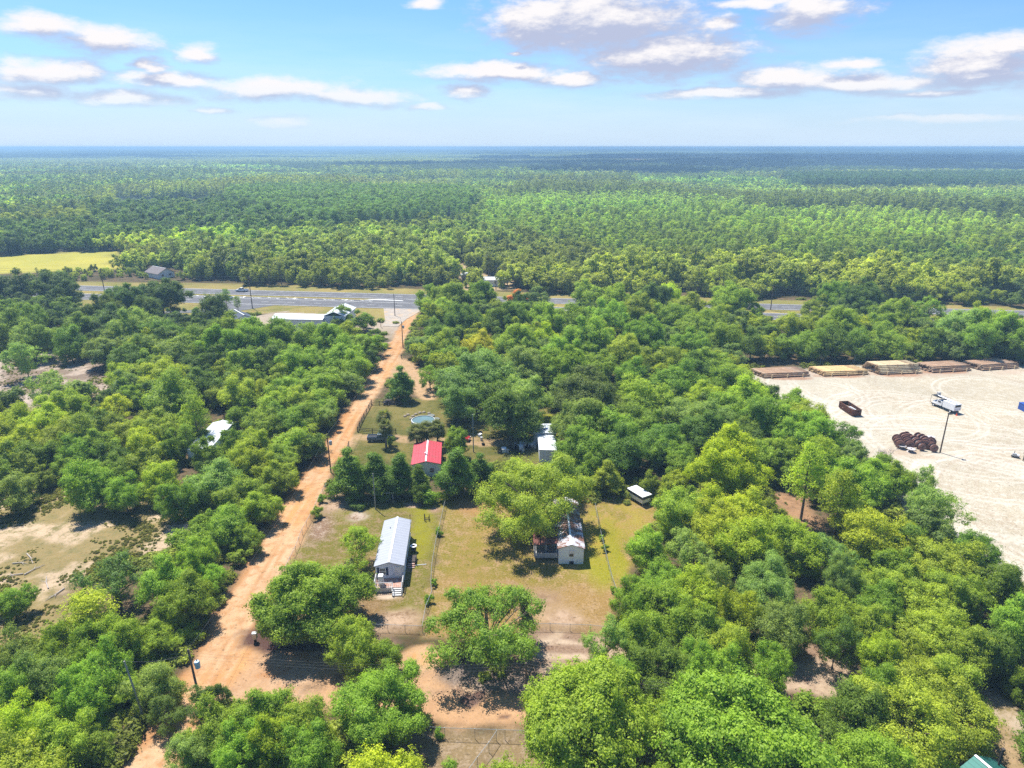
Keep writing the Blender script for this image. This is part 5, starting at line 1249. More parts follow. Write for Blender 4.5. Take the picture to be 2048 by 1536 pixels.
# grey cabinet at the fork
cb_ = empty('utility_cabinet', (*at(511, 1284), 0), R(8), 'grey metal utility cabinet on a post at the road fork', 'cabinet')
m_ = MB(); m_.box((0, 0, 1.05), (.62, .5, 1.0)); m_.build('box', M['grey'], cb_, bevel=.02); m_ = MB(); m_.box((0, 0, .27), (.3, .3, .55)); m_.build('pedestal', M['darkwood'], cb_); m_ = MB(); m_.box((0, -.27, 1.05), (.52, .03, .85)); m_.build('door', M['galv'], cb_)
# metal swing frame and wooden frames in the yard
sf = empty('swing_frame', (*at(776, 1004), 0), R(5), 'bare white metal swing frame below the guyed pole', 'swing frame')
for a in (-1.0, 1.0):
    m_ = MB(); m_.tube([(a, -.5, 0), (a, 0, 1.9), (a, .5, 0)], .045, 6); m_.build('leg', M['galv'], sf)
m_ = MB(); m_.tube([(-1.25, 0, 1.9), (1.25, 0, 1.9)], .05, 6); m_.build('top_bar', M['white'], sf)
m_ = MB(); m_.tube([(-.5, 0, 1.9), (-.5, 0, .6)], .02, 4); m_.tube([(.5, 0, 1.9), (.5, 0, .6)], .02, 4); m_.box((0, 0, .55), (1.1, .3, .05)); m_.build('seat', M['grey'], sf)
tf = empty('trellis', (*at(854, 1040), 0), 0, 'small dark wooden box frame in the yard by the fence', 'planter frame')
for a, b, h in ((-.4, -.3, 1.5), (.4, -.3, 1.0), (-.4, .3, 1.0), (.4, .3, 1.0)): m_ = MB(); m_.box((a, b, h / 2), (.09, .09, h)); m_.build('post', M['darkwood'], tf)
m_ = MB(); m_.box((0, -.3, .25), (.9, .06, .12)); m_.box((0, .3, .25), (.9, .06, .12)); m_.box((-.4, 0, .25), (.06, .6, .12)); m_.box((.4, 0, .25), (.06, .6, .12)); m_.build('rail', M['darkwood'], tf)
# ivy covered stump pole
sx_, sy_ = at(1050, 1232)
iv = empty('ivy_snag', (sx_, sy_, 0), 0, 'dead leaning trunk wrapped in dark ivy right of the spreading oak', 'snag')
m_ = MB(); m_.tube([(0, 0, -.2), (-.1, 0, 2.2), (-.45, .1, 4.2)], [.22, .17, .08], 8); m_.tube([(-.1, 0, 2.4), (-1.5, .2, 4.3)], [.10, .04], 6); m_.tube([(-.1, 0, 3), (.5, .2, 4.8)], [.08, .03], 6); m_.build('trunk', M['bark'], iv)
rg = np.random.default_rng(9); t_ = rg.random(2600); cx_ = -.45 * t_ ** 2; c = np.stack([cx_, 0 * t_, t_ * 4.0], 1) + rg.normal(size=(2600, 3)) * np.array([.30, .30, .1]) * (1.15 - .5 * t_)[:, None]
c = np.concatenate([c, rg.normal(size=(500, 3)) * [.38, .3, .3] + [-1.4, .2, 4.1]]); V_, F_ = leaf_quads(c, unit(rg.normal(size=c.shape) + [0, 0, .4]), .13 * np.ones(len(c)), rg)
o_ = bpy.data.objects.new('ivy', npmesh('ivy', V_, F_, [M['leaf']], {'v': ('FACE', 'FLOAT', rg.random(len(c)))})); C.objects.link(o_); o_.parent = iv; o_.color = (.03, .055, .02, 1)

# ------------------------------------------------------------------ poles and wires
def upole(px, py, h, label, r=.16, mat='pole', arm=0, trans=False, lamp=False, guy=None, rz=0., group='wooden utility poles', lean=(0, 0), name='utility_pole', cat='utility pole', ground=None):
    x, y = ground or at(px, py)
    e = empty(name, (x, y, 0), rz, label, cat, group)
    m = MB(); m.tube([(0, 0, -.3), (lean[0], lean[1], h)], [r, r * .7], 10); m.build('pole', M[mat], e)
    if arm:
        for k in range(arm): m = MB(); m.box((lean[0], lean[1] - .12, h - .5 - k * 1.0), (2.4, .10, .12)); m.build('crossarm', M[mat], e); 
        for k in range(3): m = MB(); m.lathe([(.05, h - .44), (.08, h - .34), (.04, h - .22)], c=(lean[0] - 1.0 + k, lean[1] - .12, 0), n=8); m.build('insulator', M['grey'], e)
    if trans:
        m = MB(); m.lathe([(.001, h - 2.35), (.29, h - 2.3), (.31, h - 1.5), (.25, h - 1.36), (.001, h - 1.33)], c=(.5, -.05, 0), n=14); o = m.build('transformer', trans if not isinstance(trans, bool) else M['grey'], e)
        m = MB(); m.tube([(.5, -.05, h - 1.35), (.5, -.05, h - 1.1)], .05, 6); m.build('bushing', M['black'], o); m = MB(); m.box((.22, 0, h - 1.8), (.2, .12, .5)); m.build('bracket', M['galv'], e)
    if lamp:
        m = MB(); m.box((.15, -.25, h + .12), (.8, .45, .22)); m.box((.15, .15, h + .02), (.2, .4, .1)); m.build('lamp_head', M['black'], e)
    if guy:
        m = MB(); m.tube([(lean[0], lean[1], h * .97), guy], .022, 5); m.build('guy_wire', M['wire'], e)
    return e, Vector((x + lean[0], y + lean[1], h))
_, pA = upole(751, 1018, 7.4, 'thin pale service pole with a guy wire in the front yard', .11, 'palepole', guy=(3.6, .6, 0))
_, pB = upole(403, 1415, 8.3, 'dark pole with a pale blue transformer drum at the road fork', .16, trans=principled('transformer_blue', (.36, .50, .66), .45, .2), lean=(-.5, .35))
_, pC = upole(290, 1440, 8.4, 'leaning greenish pole at the wood edge left of the road fork', .13, 'palepole', lean=(-1.0, .2))
_, pD = upole(662, 945, 8.6, 'pole with grey transformer beside the hedge row and dirt road', .15, trans=True, arm=0, lean=(-.1, .0))
_, pE = upole(806, 695, 9.0, 'dark transformer pole halfway up the dirt road', .17, trans=True)
_, pF = upole(790, 632, 9.0, 'plain pole on the grass verge by the paved road mouth', .16)
_, pG = upole(1052, 1420, 7.0, 'short pole behind the large oak at the side road', .13, arm=0, lean=(-.05, 0))
_, pH = upole(947, 904, 9.0, 'pale pole by the shaded yard right of the red car', .13, 'palepole')
_, pI = upole(505, 617, 13.6, 'tall dark highway pole beside the two cars', .2, arm=2, rz=R(80))
_, pJ = upole(211, 592, 12.5, 'tall highway pole among the left roadside trees', .2, arm=2, rz=R(80))
_, pK = upole(992, 580, 11.5, 'dark pole in front of the long white home beyond the highway', .2, arm=1, rz=R(80))
_, pL = upole(1541, 620, 10.0, 'highway pole standing in the gap of the right woods', .2, arm=1, rz=R(80))
_, pM = upole(2140, 622, 12.0, 'far highway pole past the log yard woods', .2, arm=1, rz=R(80))
_, pN = upole(-160, 575, 12.5, 'highway pole beyond the dark live oaks', .2, arm=2, rz=R(80))
_, pS = upole(1880, 905, 9.2, 'tall brown lamp post with a floodlight head in the sand lot', .17, lamp=True, name='lamp_post', cat='lamp post', group='lamp posts of the sand lot')
def wire(a, b, sag, label, r=.022, group='overhead lines'):
    pts = [a.lerp(b, i / 14) - Vector((0, 0, sag * 4 * (i / 14) * (1 - i / 14))) for i in range(15)]
    o = MB().tube(pts, r, 5, False).build('overhead_wire', M['wire']); return tag(o, label, 'wire', group)
hwp = [pN, pJ, pI, pK, pL, pM]
nm = ['beyond the dark live oaks', 'over the left stretch of highway', 'over the highway from the two cars to the white home', 'over the trees right of the white home', 'over the far right highway']
for i in range(5):
    for k, dz in enumerate((0, -1.0, -2.2, -3.4)):
        wire(hwp[i] + Vector((0, 0, dz)), hwp[i + 1] + Vector((0, 0, dz)), 1.6, '%s strand of the line %s' % (['top', 'second', 'third', 'lowest'][k], nm[i]), .035)
wire(pC, pB + Vector((0, 0, -.6)), .5, 'thin wire between the leaning pole and the transformer pole', .018)
wire(pB, pD, 1.5, 'long wire following the dirt road from the fork pole', .010)
wire(pD, pE, 1.5, 'wire from the hedge row pole up the dirt road', .018); wire(pE, pF, .8, 'wire from the road pole to the verge pole', .018)
for k in range(3): wire(pG + Vector((0, 0, -.1 - .45 * k)), Vector((17.5 + 2, 62.5, 6.0 - .5 * k)), .4, ['topmost', 'middle', 'lowest'][k] + ' of three wires across the gap in the right grove', .014)
for k in range(3): wire(pG + Vector((0, 0, -.1 - .45 * k)), pB + Vector((0, 0, -.4 - .4 * k)), .9, ['topmost', 'middle', 'lowest'][k] + ' of three thin wires over the side road', .006)
wire(pD + Vector((0, 0, -.3)), Vector((-17.6, 128.5, 4.0)), .5, 'service drop from the hedge row pole to the red roof', .015)
wire(pA, Vector((*at(1258, 1010), .6)), .3, 'long thin line from the yard pole toward the camper', .012)

# ------------------------------------------------------------------ fences
def chain_fence(pts, h, label, gate=None, sp=3.0, z=0):
    e = empty('chain_link_fence', (pts[0][0], pts[0][1], 0), 0, label, 'fence', 'chain link fences')
    o0 = Vector((pts[0][0], pts[0][1], 0)); m = MB(); rail = MB(); P_ = []
    for i in range(len(pts) - 1):
        a = Vector((*pts[i], 0)) - o0; b = Vector((*pts[i + 1], 0)) - o0; n = max(1, round((b - a).length / sp))
        for k in range(n): P_.append(a.lerp(b, k / n))
    P_.append(Vector((*pts[-1], 0)) - o0)
    for a, b in zip(P_[:-1], P_[1:]):
        m.add([a + Vector((0, 0, .04)), b + Vector((0, 0, .04)), b + Vector((0, 0, h)), a + Vector((0, 0, h))], [(0, 1, 2, 3)])
    rail.tube([p + Vector((0, 0, h)) for p in P_], .028, 5); rail.build('top_rail', M['galv'], e); m.build('mesh_panel', M['chain'], e)
    for p in P_: MB().tube([p, p + Vector((0, 0, h + .08))], .035, 6).build('post', M['galv'], e)
    return e
chain_fence(P((653, 978), (640, 1002), (622, 1040), (605, 1070), (592, 1105), (570, 1150)), 1.25, 'chain link fence along the right edge of the dirt road')
chain_fence(P((891, 1008), (882, 1050), (872, 1092), (864, 1140), (862, 1178), (864, 1195), (852, 1225), (845, 1264)), 1.2, 'wavy chain link fence between the two front yards')
chain_fence(P((520, 1268), (620, 1266), (742, 1262), (845, 1266)), 1.2, 'low chain link fence at the front of the left yard', sp=2.6)
chain_fence(P((1062, 1262), (1100, 1261), (1180, 1264), (1235, 1270)), 1.2, 'chain link fence at the front of the middle yard', sp=2.6)
chain_fence(P((1190, 1018), (1200, 1070), (1212, 1120), (1222, 1160), (1232, 1190)), 1.2, 'thin dark fence beside the leaf covered home in bright grass', sp=3)
chain_fence(P((800, 1462), (832, 1472), (890, 1476), (950, 1478), (1010, 1480), (1060, 1482)), 1.5, 'chain link fence along the near side of the side road', sp=2.5)
chain_fence(P((993, 1482), (978, 1505), (955, 1535), (930, 1570)), 1.5, 'short chain link fence running toward the lower edge', sp=2.2)
def board_fence(pts, label, h=1.3, sp=2.6):
    e = empty('board_fence', (pts[0][0], pts[0][1], 0), 0, label, 'fence', 'dark board fences'); o0 = Vector((pts[0][0], pts[0][1], 0)); r = MB()
    for i in range(len(pts) - 1):
        a = Vector((*pts[i], 0)) - o0; b = Vector((*pts[i + 1], 0)) - o0; L = (b - a).length; n = max(1, round(L / sp)); an = math.atan2(b.y - a.y, b.x - a.x); c = (a + b) / 2
        for z in (.35, .75, 1.15): r.box((c.x, c.y, z), (L, .05, .13), rz=an)
        for k in range(n + 1): p = a.lerp(b, k / n); m = MB(); m.box((p.x, p.y, h / 2), (.13, .13, h)); m.build('post', M['darkwood'], e)
    r.build('rails', M['darkwood'], e); return e
board_fence(P((715, 863), (728, 836), (738, 818), (743, 808)), 'dark board fence along the road beside the pool yard')
board_fence(P((715, 864), (745, 867), (792, 867)), 'dark board fence behind the blue pickup'); board_fence(P((743, 810), (775, 812), (803, 812)), 'dark board fence at the rear of the pool yard')
board_fence(P((694, 905), (698, 893)), 'short dark gate post pair at the drive mouth')
# shrubs growing on the fences
for i, (a, b, r) in enumerate(((876, 1065, 8), (866, 1168, 7), (858, 1205, 8), (632, 1040, 10), (640, 1015, 7), (1202, 1085, 7), (1210, 1100, 8), (716, 1016, 13), (1178, 1500, 5), (877, 1470, 8), (1228, 1180, 7), (882, 1046, 6), (1222, 1140, 5), (625, 1052, 7))):
    pass
FSH = [("small shrub on the wavy fence beside the white home", 877, 1070, 8), ("small shrub low on the wavy fence", 868, 1172, 7), ("shrub at the bend of the wavy fence", 858, 1206, 9), ("thick shrub on the road side fence", 634, 1036, 11), ("tall weed at the upper road side fence", 645, 1004, 8),
       ("upper weed on the thin fence in bright grass", 1203, 1082, 6), ("leafy weed mid way down the thin fence", 1209, 1103, 7), ("low round shrub in the bare yard patch", 716, 1018, 14), ("sapling on the near side road fence", 877, 1474, 9), ("weed at the foot of the thin fence", 1228, 1186, 7)]
for i, (lb_, a, b, r) in enumerate(FSH):
    x, y = at(a, b); rm = r * math.hypot(x, y, 64) / FPX; t = dict(kind='bush', tone='m' if i != 7 else 'd', x=x, y=y, r=rm, H=rm * (1.9 if i != 7 else .8), label=lb_, px=0, py=0); plant(t, i)

# ------------------------------------------------------------------ vehicles
def paint_mat(name, rgb): 
    m = principled(name, rgb, .28, .0, var=.04, spec=.6); m.node_tree.nodes['Principled BSDF'].inputs['Coat Weight'].default_value = .6; return m
M['redcar'] = paint_mat('red_car_paint', (.30, .008, .014)); M['bluecar'] = paint_mat('steel_blue_paint', (.07, .11, .16)); M['whitecar'] = paint_mat('white_car_paint', (.78, .8, .82)); M['navycar'] = paint_mat('navy_car_paint', (.012, .03, .09)); M['darkcar'] = paint_mat('dark_car_paint', (.03, .032, .035))
M['lampred'] = principled('tail_lamp', (.4, .01, .01), .3); M['lampclear'] = principled('head_lamp', (.7, .72, .72), .15)
def car(px, py, ang, label, mat, kind='sedan', L=4.6, W=1.8, name='parked_car', cat='car', z0=0.0, pos=None):
    x, y = pos or at(px, py)
    e = empty(name, (x, y, z0), ang, label, cat, 'cars and pickups')
    h = L / 2; b = MB()
    if kind == 'pickup': prof = [(-h, .45), (-h, 1.0), (-h + .05, 1.12), (-.45, 1.12), (-.40, 1.12), (1.0, 1.12), (h - .25, 1.02), (h, .85), (h, .45)]
    else: prof = [(-h, .4), (-h + .03, .95), (-h + .75 * (kind == 'sedan'), 1.0), (1.05, .98), (h - .2, .80), (h, .62), (h, .4)]
    prof = [(a, z) for a, z in prof]
    ws = W / 2
    n = len(prof); vs = []
    for s, k in ((-1, 1.0), (-1, .94), (1, .94), (1, 1.0)): pass
    b.prism(prof, -ws, ws, axis='x') if False else b.add([(a, -ws if z < .95 else -ws * .95, z) for a, z in prof] + [(a, ws if z < .95 else ws * .95, z) for a, z in prof], [tuple(range(n)), tuple(range(2 * n - 1, n - 1, -1))] + [(i, i + n, (i + 1) % n + n, (i + 1) % n) for i in range(n)])
    b.build('body', mat, e, bevel=.06)
    cabin = {'sedan': [(-1.75, .98), (-1.05, 1.42), (.25, 1.44), (1.1, .96)], 'hatch': [(-2.1, .98), (-1.75, 1.42), (.2, 1.46), (1.1, .96)], 'pickup': [(-.55, 1.1), (-.42, 1.74), (.65, 1.76), (1.45, 1.08)], 'suv': [(-2.1, .98), (-1.95, 1.66), (.2, 1.70), (1.1, .98)]}[kind]
    wi = ws * .93; wt = ws * .76; vs = [(a, -(wi if z < 1.2 else wt), z) for a, z in cabin] + [(a, (wi if z < 1.2 else wt), z) for a, z in cabin]
    g = MB().add(vs, [(0, 1, 2, 3), (7, 6, 5, 4), (0, 4, 5, 1), (1, 5, 6, 2), (2, 6, 7, 3), (3, 7, 4, 0)]); g.build('cabin_glass', M['glass'], e, bevel=.04)
    tp = cabin[1][1]; r = MB(); r.box(((cabin[1][0] + cabin[2][0]) / 2, 0, tp + .03), (cabin[2][0] - cabin[1][0] + .08, wt * 2 + .06, .06)); r.build('roof', mat, e, bevel=.02)
    pil = MB()
    for sg in (-1, 1):
        pil.tube([(cabin[0][0], sg * wi, cabin[0][1]), (cabin[1][0], sg * wt, tp)], .05, 4); pil.tube([(cabin[3][0], sg * wi, cabin[3][1]), (cabin[2][0], sg * wt, tp)], .045, 4); pil.tube([(-.3, sg * wi * 1.0, 1.0), (-.35, sg * wt, tp)], .05, 4)
    pil.build('window_pillars', mat, e)
    if kind == 'pickup':
        m = MB(); m.box((-h + 1.15, 0, 1.125), (1.95, W * .78, .02)); m.build('bed_floor', M['black'], e)
        m = MB()
        for sg in (-1, 1): m.box((-h + 1.15, sg * W * .43, 1.19), (2.2, .12, .14))
        m.box((-h + .06, 0, 1.19), (.10, W * .86, .14)); m.build('bed_rails', mat, e)
    for a in (-h * .60, h * .64):
        for sg in (-1, 1):
            w = MB(); rr = .36 if kind in ('pickup', 'suv') else .32; w.lathe([(rr * .55, -.11), (rr, -.10), (rr, .10), (rr * .55, .11)], c=(a, sg * (ws - .10), rr), n=16, axis='y'); wo = w.build('wheel', M['rubber'], e)
            w = MB(); w.lathe([(.001, .08), (rr * .56, .10), (rr * .56, -.10), (.001, -.08)], c=(a, sg * (ws - .095), rr), n=12, axis='y'); w.build('rim', M['grey'], wo)
    for sg in (-1, 1):
        MB().box((h - .03, sg * ws * .72, .72), (.10, .34, .16)).build('headlight', M['lampclear'], e); MB().box((-h + .02, sg * ws * .82, .85), (.08, .22, .18)).build('taillight', M['lampred'], e)
    MB().box((h, 0, .5), (.12, W * .96, .16)).build('front_bumper', M['black'] if mat != M['whitecar'] else M['grey'], e); MB().box((-h, 0, .5), (.12, W * .96, .16)).build('rear_bumper', M['grey'], e)
    for sg in (-1, 1): MB().box((.85, sg * (ws + .08), 1.05), (.12, .16, .12)).build('mirror', mat, e)
    return e
car(921, 880, R(-12), 'dark red hatchback parked on the grass track behind the red roofed house', M['redcar'], 'hatch', 4.5)
car(760, 881, R(2), 'steel blue pickup parked at the dark board fence', M['bluecar'], 'pickup', 5.6, 1.95, 'pickup_truck', 'pickup')
car(938, 838, R(85), 'dark vehicle tucked in the shade under the big oak', M['darkcar'], 'suv', 4.6, 1.85)
tA = hw(3, 0); car(0, 0, math.atan2(hd.y, hd.x) + math.pi, 'white pickup driving on the far carriageway', M['whitecar'], 'pickup', 5.8, 2.0, 'pickup_truck', 'pickup', HZ, hw(-2.5, 1.4))
car(0, 0, math.atan2(hd.y, hd.x), 'dark navy pickup driving on the near carriageway', M['navycar'], 'pickup', 5.8, 2.0, 'pickup_truck', 'pickup', HZ, hw(-.5, -16.5))
ut = empty('utility_trailer', (*at(779, 808), 0), R(4), 'black open utility trailer behind the rear board fence', 'trailer')
m_ = MB(); m_.box((0, 0, .6), (3.4, 1.7, .1)); m_.build('bed', M['black'], ut); m_ = MB()
for sg in (-1, 1): m_.box((0, sg * .85, .95), (3.4, .05, .08)); m_.box((-1.7, sg * .85, .8), (.06, .06, .5)); m_.box((1.7, sg * .85, .8), (.06, .06, .5)); m_.box((0, sg * .85, .8), (.06, .06, .5))
m_.build('side_rail', M['black'], ut); m_ = MB(); m_.tube([(1.7, .5, .58), (2.9, 0, .5)], .05, 5); m_.tube([(1.7, -.5, .58), (2.9, 0, .5)], .05, 5); m_.build('drawbar', M['black'], ut)
for sg in (-1, 1): m_ = MB(); m_.lathe([(.12, -.1), (.34, -.1), (.34, .1), (.12, .1)], c=(-.1, sg * 1.0, .34), n=14, axis='y'); w_ = m_.build('wheel', M['rubber'], ut); m_ = MB(); m_.lathe([(.001, .09), (.18, .11), (.18, -.11), (.001, -.09)], c=(-.1, sg * 1.0, .34), n=10, axis='y'); m_.build('rim', M['white'], w_)
m_ = MB(); m_.box((-.2, 0, .95), (1.6, 1.1, .55)); m_.build('cargo', M['darkwood'], ut)
# junk in the shaded yard: each piece its own
jr = random.Random(4)
JUNK = [(960, 872), (963, 881), (967, 890), (1000, 905), (1008, 903), (1016, 906), (1024, 902), (1032, 900), (1040, 898), (1046, 903), (1052, 896), (1058, 900), (1064, 893), (1070, 898), (1038, 906), (1075, 890), (1046, 890), (1030, 893), (962, 866), (1020, 896)]
for i, (a, b) in enumerate(JUNK):
    q = at(a, b); k = i % 4; m_ = MB(); s_ = jr.uniform(.5, 1.1)
    if k == 0: m_.box((0, 0, s_ * .4), (s_ * 1.3, s_, s_ * .8), rz=.3); m_.box((0, 0, s_ * .84), (s_ * 1.4, s_ * 1.1, .06), rz=.3); nm_, lb_ = 'crate', 'weathered crate in the junk heap beside the white workshop'
    elif k == 1: m_.lathe([(.28, 0), (.3, .3), (.28, .6), (.3, .88), (.001, .88)], n=12); nm_, lb_ = 'barrel', 'dark steel barrel in the junk heap beside the white workshop'
    elif k == 2: m_.lathe([(.2, 0), (.36, .02), (.38, .11), (.36, .22), (.2, .24)], n=14); m_.lathe([(.2, .24), (.36, .26), (.38, .35), (.36, .46), (.2, .48)], c=(.08, .05, 0), n=14); nm_, lb_ = 'tyre_pair', 'stacked tyres in the junk heap beside the white workshop'
    else: m_.box((0, 0, .45), (1.2, .6, .06)); [m_.box((sx * .5, sy * .25, .22), (.06, .06, .44)) for sx in (-1, 1) for sy in (-1, 1)]; m_.box((0, .28, .8), (1.2, .06, .7)); nm_, lb_ = 'bench', 'broken bench in the junk heap beside the white workshop'
    o_ = m_.build(nm_, M[('white', 'black', 'rubber', 'grey')[(i * 7) % 4]]); o_.location = (q[0], q[1], 0); o_.rotation_euler[2] = jr.uniform(0, 6); tag(o_, lb_, nm_.replace('_', ' '), 'junk beside the workshop')
# brush pile of blackened branches
bp_ = MB(); jr = random.Random(8)
for i in range(150):
    a = jr.uniform(0, 6.28); q = jr.random() ** .5 * 2.6; b = jr.uniform(0, 6.28); l = jr.uniform(.8, 2.2); z = jr.uniform(0, 1.0) * (1 - q / 3.4)
    p_ = Vector((math.cos(a) * q, math.sin(a) * q * .8, z)); e2_ = p_ + Vector((math.cos(b) * l, math.sin(b) * l, jr.uniform(-.1, .6))); bp_.tube([p_, e2_], [.07, .03], 5, False)
o_ = bp_.build('brush_pile', M['darkwood']); q = at(200, 748); o_.location = (q[0], q[1], .05); tag(o_, 'dark heap of cut branches on the pale sand at the left', 'brush pile')
for i, (a, b) in enumerate(((40, 1128), (70, 1140), (95, 1165), (30, 1150), (110, 1190), (60, 1118))):
    m_ = MB(); l = 1.2 + .4 * (i % 3); m_.tube([(-l, 0, .12), (0, .15, .16), (l, 0, .1)], [.1, .08, .03], 6); m_.tube([(0, .15, .15), (.6, .8, .3)], [.05, .02], 5, False); m_.tube([(.4, .1, .15), (.9, -.5, .2)], [.04, .015], 5, False)
    o_ = m_.build('fallen_branch', M['deadbark']); q = at(a, b); o_.location = (q[0], q[1], 0); o_.rotation_euler[2] = i * 1.1; tag(o_, 'grey fallen branch on the sandy clearing by the left edge', 'branch', 'fallen branches in the clearing')
# log stacks
def log_mesh(L, r, mat, seed):
    m = MB(); rg = random.Random(seed); m.tube([(-L / 2, 0, 0), (-L / 4, rg.uniform(-.03, .03), rg.uniform(-.02, .02)), (L / 4, rg.uniform(-.03, .03), 0), (L / 2, 0, 0)], [r, r * .96, r * .90, r * .84], 10)
    me = bpy.data.meshes.new('log'); me.from_pydata(m.v, [], m.f); me.materials.append(mat); me.update()
    me.polygons.foreach_set('use_smooth', [len(p.vertices) == 4 for p in me.polygons]); return me
LOGM = {'brown': principled('brown_log', (.36, .23, .145), .85, var=.3, scale=.6, rgb2=(.42, .31, .22)), 'yellow': principled('yellow_log', (.66, .46, .22), .85, var=.25, scale=.6, rgb2=(.42, .28, .15)), 'pale': principled('pale_log', (.58, .46, .28), .85, var=.3, scale=.6, rgb2=(.32, .22, .13)), 'dark': principled('dark_log', (.07, .065, .05), .85, var=.3, scale=.6)}
stacks = [((1530, 757), (1618, 753), 13, 3, 'brown', 'brown treated log lying in the first stack at the lot corner', 'logs of the first stack'), ((1650, 753), (1738, 750), 13, 3, 'yellow', 'yellow peeled log lying in the second stack', 'logs of the yellow stack'),
          ((1762, 750), (1842, 747), 14, 6, 'pale', 'pale log in the tall middle stack', 'logs of the tall middle stack'), ((1868, 746), (1942, 742), 13, 4, 'brown', 'brown log in the stack right of the tall one', 'logs of the fourth stack'),
          ((1968, 742), (2037, 737), 13, 4, 'brown', 'brown log in the skewed stack near the right edge', 'logs of the fifth stack'), ((2068, 737), (2150, 733), 11, 3, 'dark', 'dark log in the last stack cut by the picture edge', 'logs of the last stack')]
for si, (a, b, n, lay, mt, lab, gp) in enumerate(stacks):
    A_ = Vector(at(*a)); B_ = Vector(at(*b)); d = (B_ - A_); L = d.length + .6; ang = math.atan2(d.y, d.x); d.normalize(); nn = Vector((-d.y, d.x)); r = .235
    # the stack leans back so that its left end shows
    back = -.32 if si != 4 else -.42
    meshes = [log_mesh(L * s_, r, LOGM[mt], 90 + si * 7 + i) for i, s_ in enumerate((1.0, .97, 1.0))]
    tone = random.Random(si)
    for la in range(lay):
        cnt = n - la
        for k in range(cnt):
            if la < lay - 1 and 2 < k < cnt - 2 and la > 0: continue
            if la == 0 and 2 < k < n - 2 and lay > 2 and False: continue
            off = r + (k + la * .5) * r * 2.04
            c = (A_ + B_) / 2 + nn * off + d * (back * off + tone.uniform(-.25, .25))
            o = bpy.data.objects.new('log', meshes[(k + la) % 3]); C.objects.link(o); o.location = (c.x, c.y, r + .15 + la * r * 1.76); o.rotation_euler = (tone.uniform(0, 6), 0, ang + tone.uniform(-.012, .012)); tag(o, lab, 'log', gp)
    for j in range(3):
        c = A_ + d * (L * (.14 + .34 * j)) - nn * .22; bk = empty('log_bunk', (c.x, c.y, 0), ang, 'wooden bunk post holding the front of ' + gp.replace('logs of ', ''), 'bunk', 'bunks of the log stacks')
        m_ = MB(); m_.box((0, 0, .55), (.28, .22, 1.1)); m_.build('post', LOGM['pale'], bk); m_ = MB(); m_.box((-back * 3 * 0, 3.1, .07), (.24, 6.4, .14)); m_.build('bearer', M['darkwood'], bk)
for i, (a, b) in enumerate(((1640, 727), (1708, 725), (1853, 715), (1886, 712), (1914, 715), (1952, 712), (1976, 710), (2000, 709), (2032, 707))):
    e = empty('fence_post', (*at(a, b), 0), 0, 'pale post standing behind the log stacks at the wood edge', 'post', 'posts behind the log stacks'); MB().tube([(0, 0, -.2), (0, 0, 2.6)], [.16, .14], 7).build('post', M['palepole'], e)
# cable reels
reel_f = principled('reel_flange_brown', (.30, .15, .11), .75, var=.3, scale=1.5, rgb2=(.12, .08, .075)); reel_d = principled('reel_cable', (.11, .11, .12), .5, var=.2, scale=2); reel_p = principled('reel_flange_grey', (.40, .38, .38), .6, var=.2)
def reel(px, py, lab, ang=0., flat=False, R_=1.05, fl=None, wd=1.05):
    x, y = at(px, py); e = empty('cable_reel', (x, y, (0 if flat else R_)), ang, lab, 'cable reel', 'cable reels standing in the sand lot'); ax = 'z' if flat else 'y'; o_ = .1 if flat else 0
    base = wd / 2 if flat else 0
    for s in (-1, 1):
        z0 = base + s * wd / 2; m = MB(); m.lathe([(.001, z0 - .05), (R_, z0 - .05), (R_, z0 + .05), (.001, z0 + .05)], n=26, axis=ax)
        f = m.build('flange', fl or reel_f, e)
        m = MB(); m.lathe([(.001, z0 - .07), (.16, z0 - .07), (.16, z0 + .07), (.001, z0 + .07)], n=10, axis=ax)
        for k in range(6): pass
        m.build('hub', M['black'], f)
    m = MB(); m.lathe([(R_ * .55, base - wd / 2 + .05), (R_ * .55, base + wd / 2 - .05)], n=22, axis=ax); m.build('drum', reel_d, e)
    return e
def Z3(zx, zy): return (1640 + zx / 5.02, 760 + zy / 5.02)
REELS = []
for row, (a, b, n) in enumerate((((775, 600), (835, 540), 3), ((880, 655), (800, 540 + 20), 3), ((905, 655), (880, 545), 5), ((990, 700), (980, 560), 6))):
    for k in range(n):
        f = k / max(1, n - 1); REELS.append((a[0] + (b[0] - a[0]) * f, a[1] + (b[1] - a[1]) * f, row, k))
rowname = ['leftmost row', 'second row', 'third row', 'right hand row']; num = ['first', 'second', 'third', 'fourth', 'fifth', 'sixth']
RX = [(87.2, 140.6), (89.2, 140.4), (91.4, 139.6), (93.7, 138.8)]
jr = random.Random(12)
for row, n in enumerate((3, 4, 5, 5)):
    for k in range(n):
        x0, y0 = RX[row]; x = x0 + k * .05 + (.35 if row < 2 else -.05) * k; y = y0 + k * 1.30 + jr.uniform(-.1, .1) + (.5 if k > 2 else 0); u_, v_ = proj(x, y, 0); e = reel(u_, v_, '%s brown cable reel from the front in the %s' % (num[k], rowname[row]), R(-20 + row * 7 + jr.uniform(-9, 9)), R_=jr.uniform(.85, 1.08))
reel(*Z3(1048, 683), 'brown reel standing right of the reel rows', R(-30)); reel(*Z3(1100, 665), 'outermost reel on the right of the group', R(-50)); 
for a, b, lab in ((820, 690, 'small pale reel lying flat left in front of the group'), (910, 722, 'small pale reel lying flat in front of the group'), (798, 625, 'pale flat reel leaning by the leftmost row'), (1108, 600, 'grey reel lying flat behind the right of the group')):
    reel(*Z3(a, b), lab, 0, True, .85, reel_p, .75)
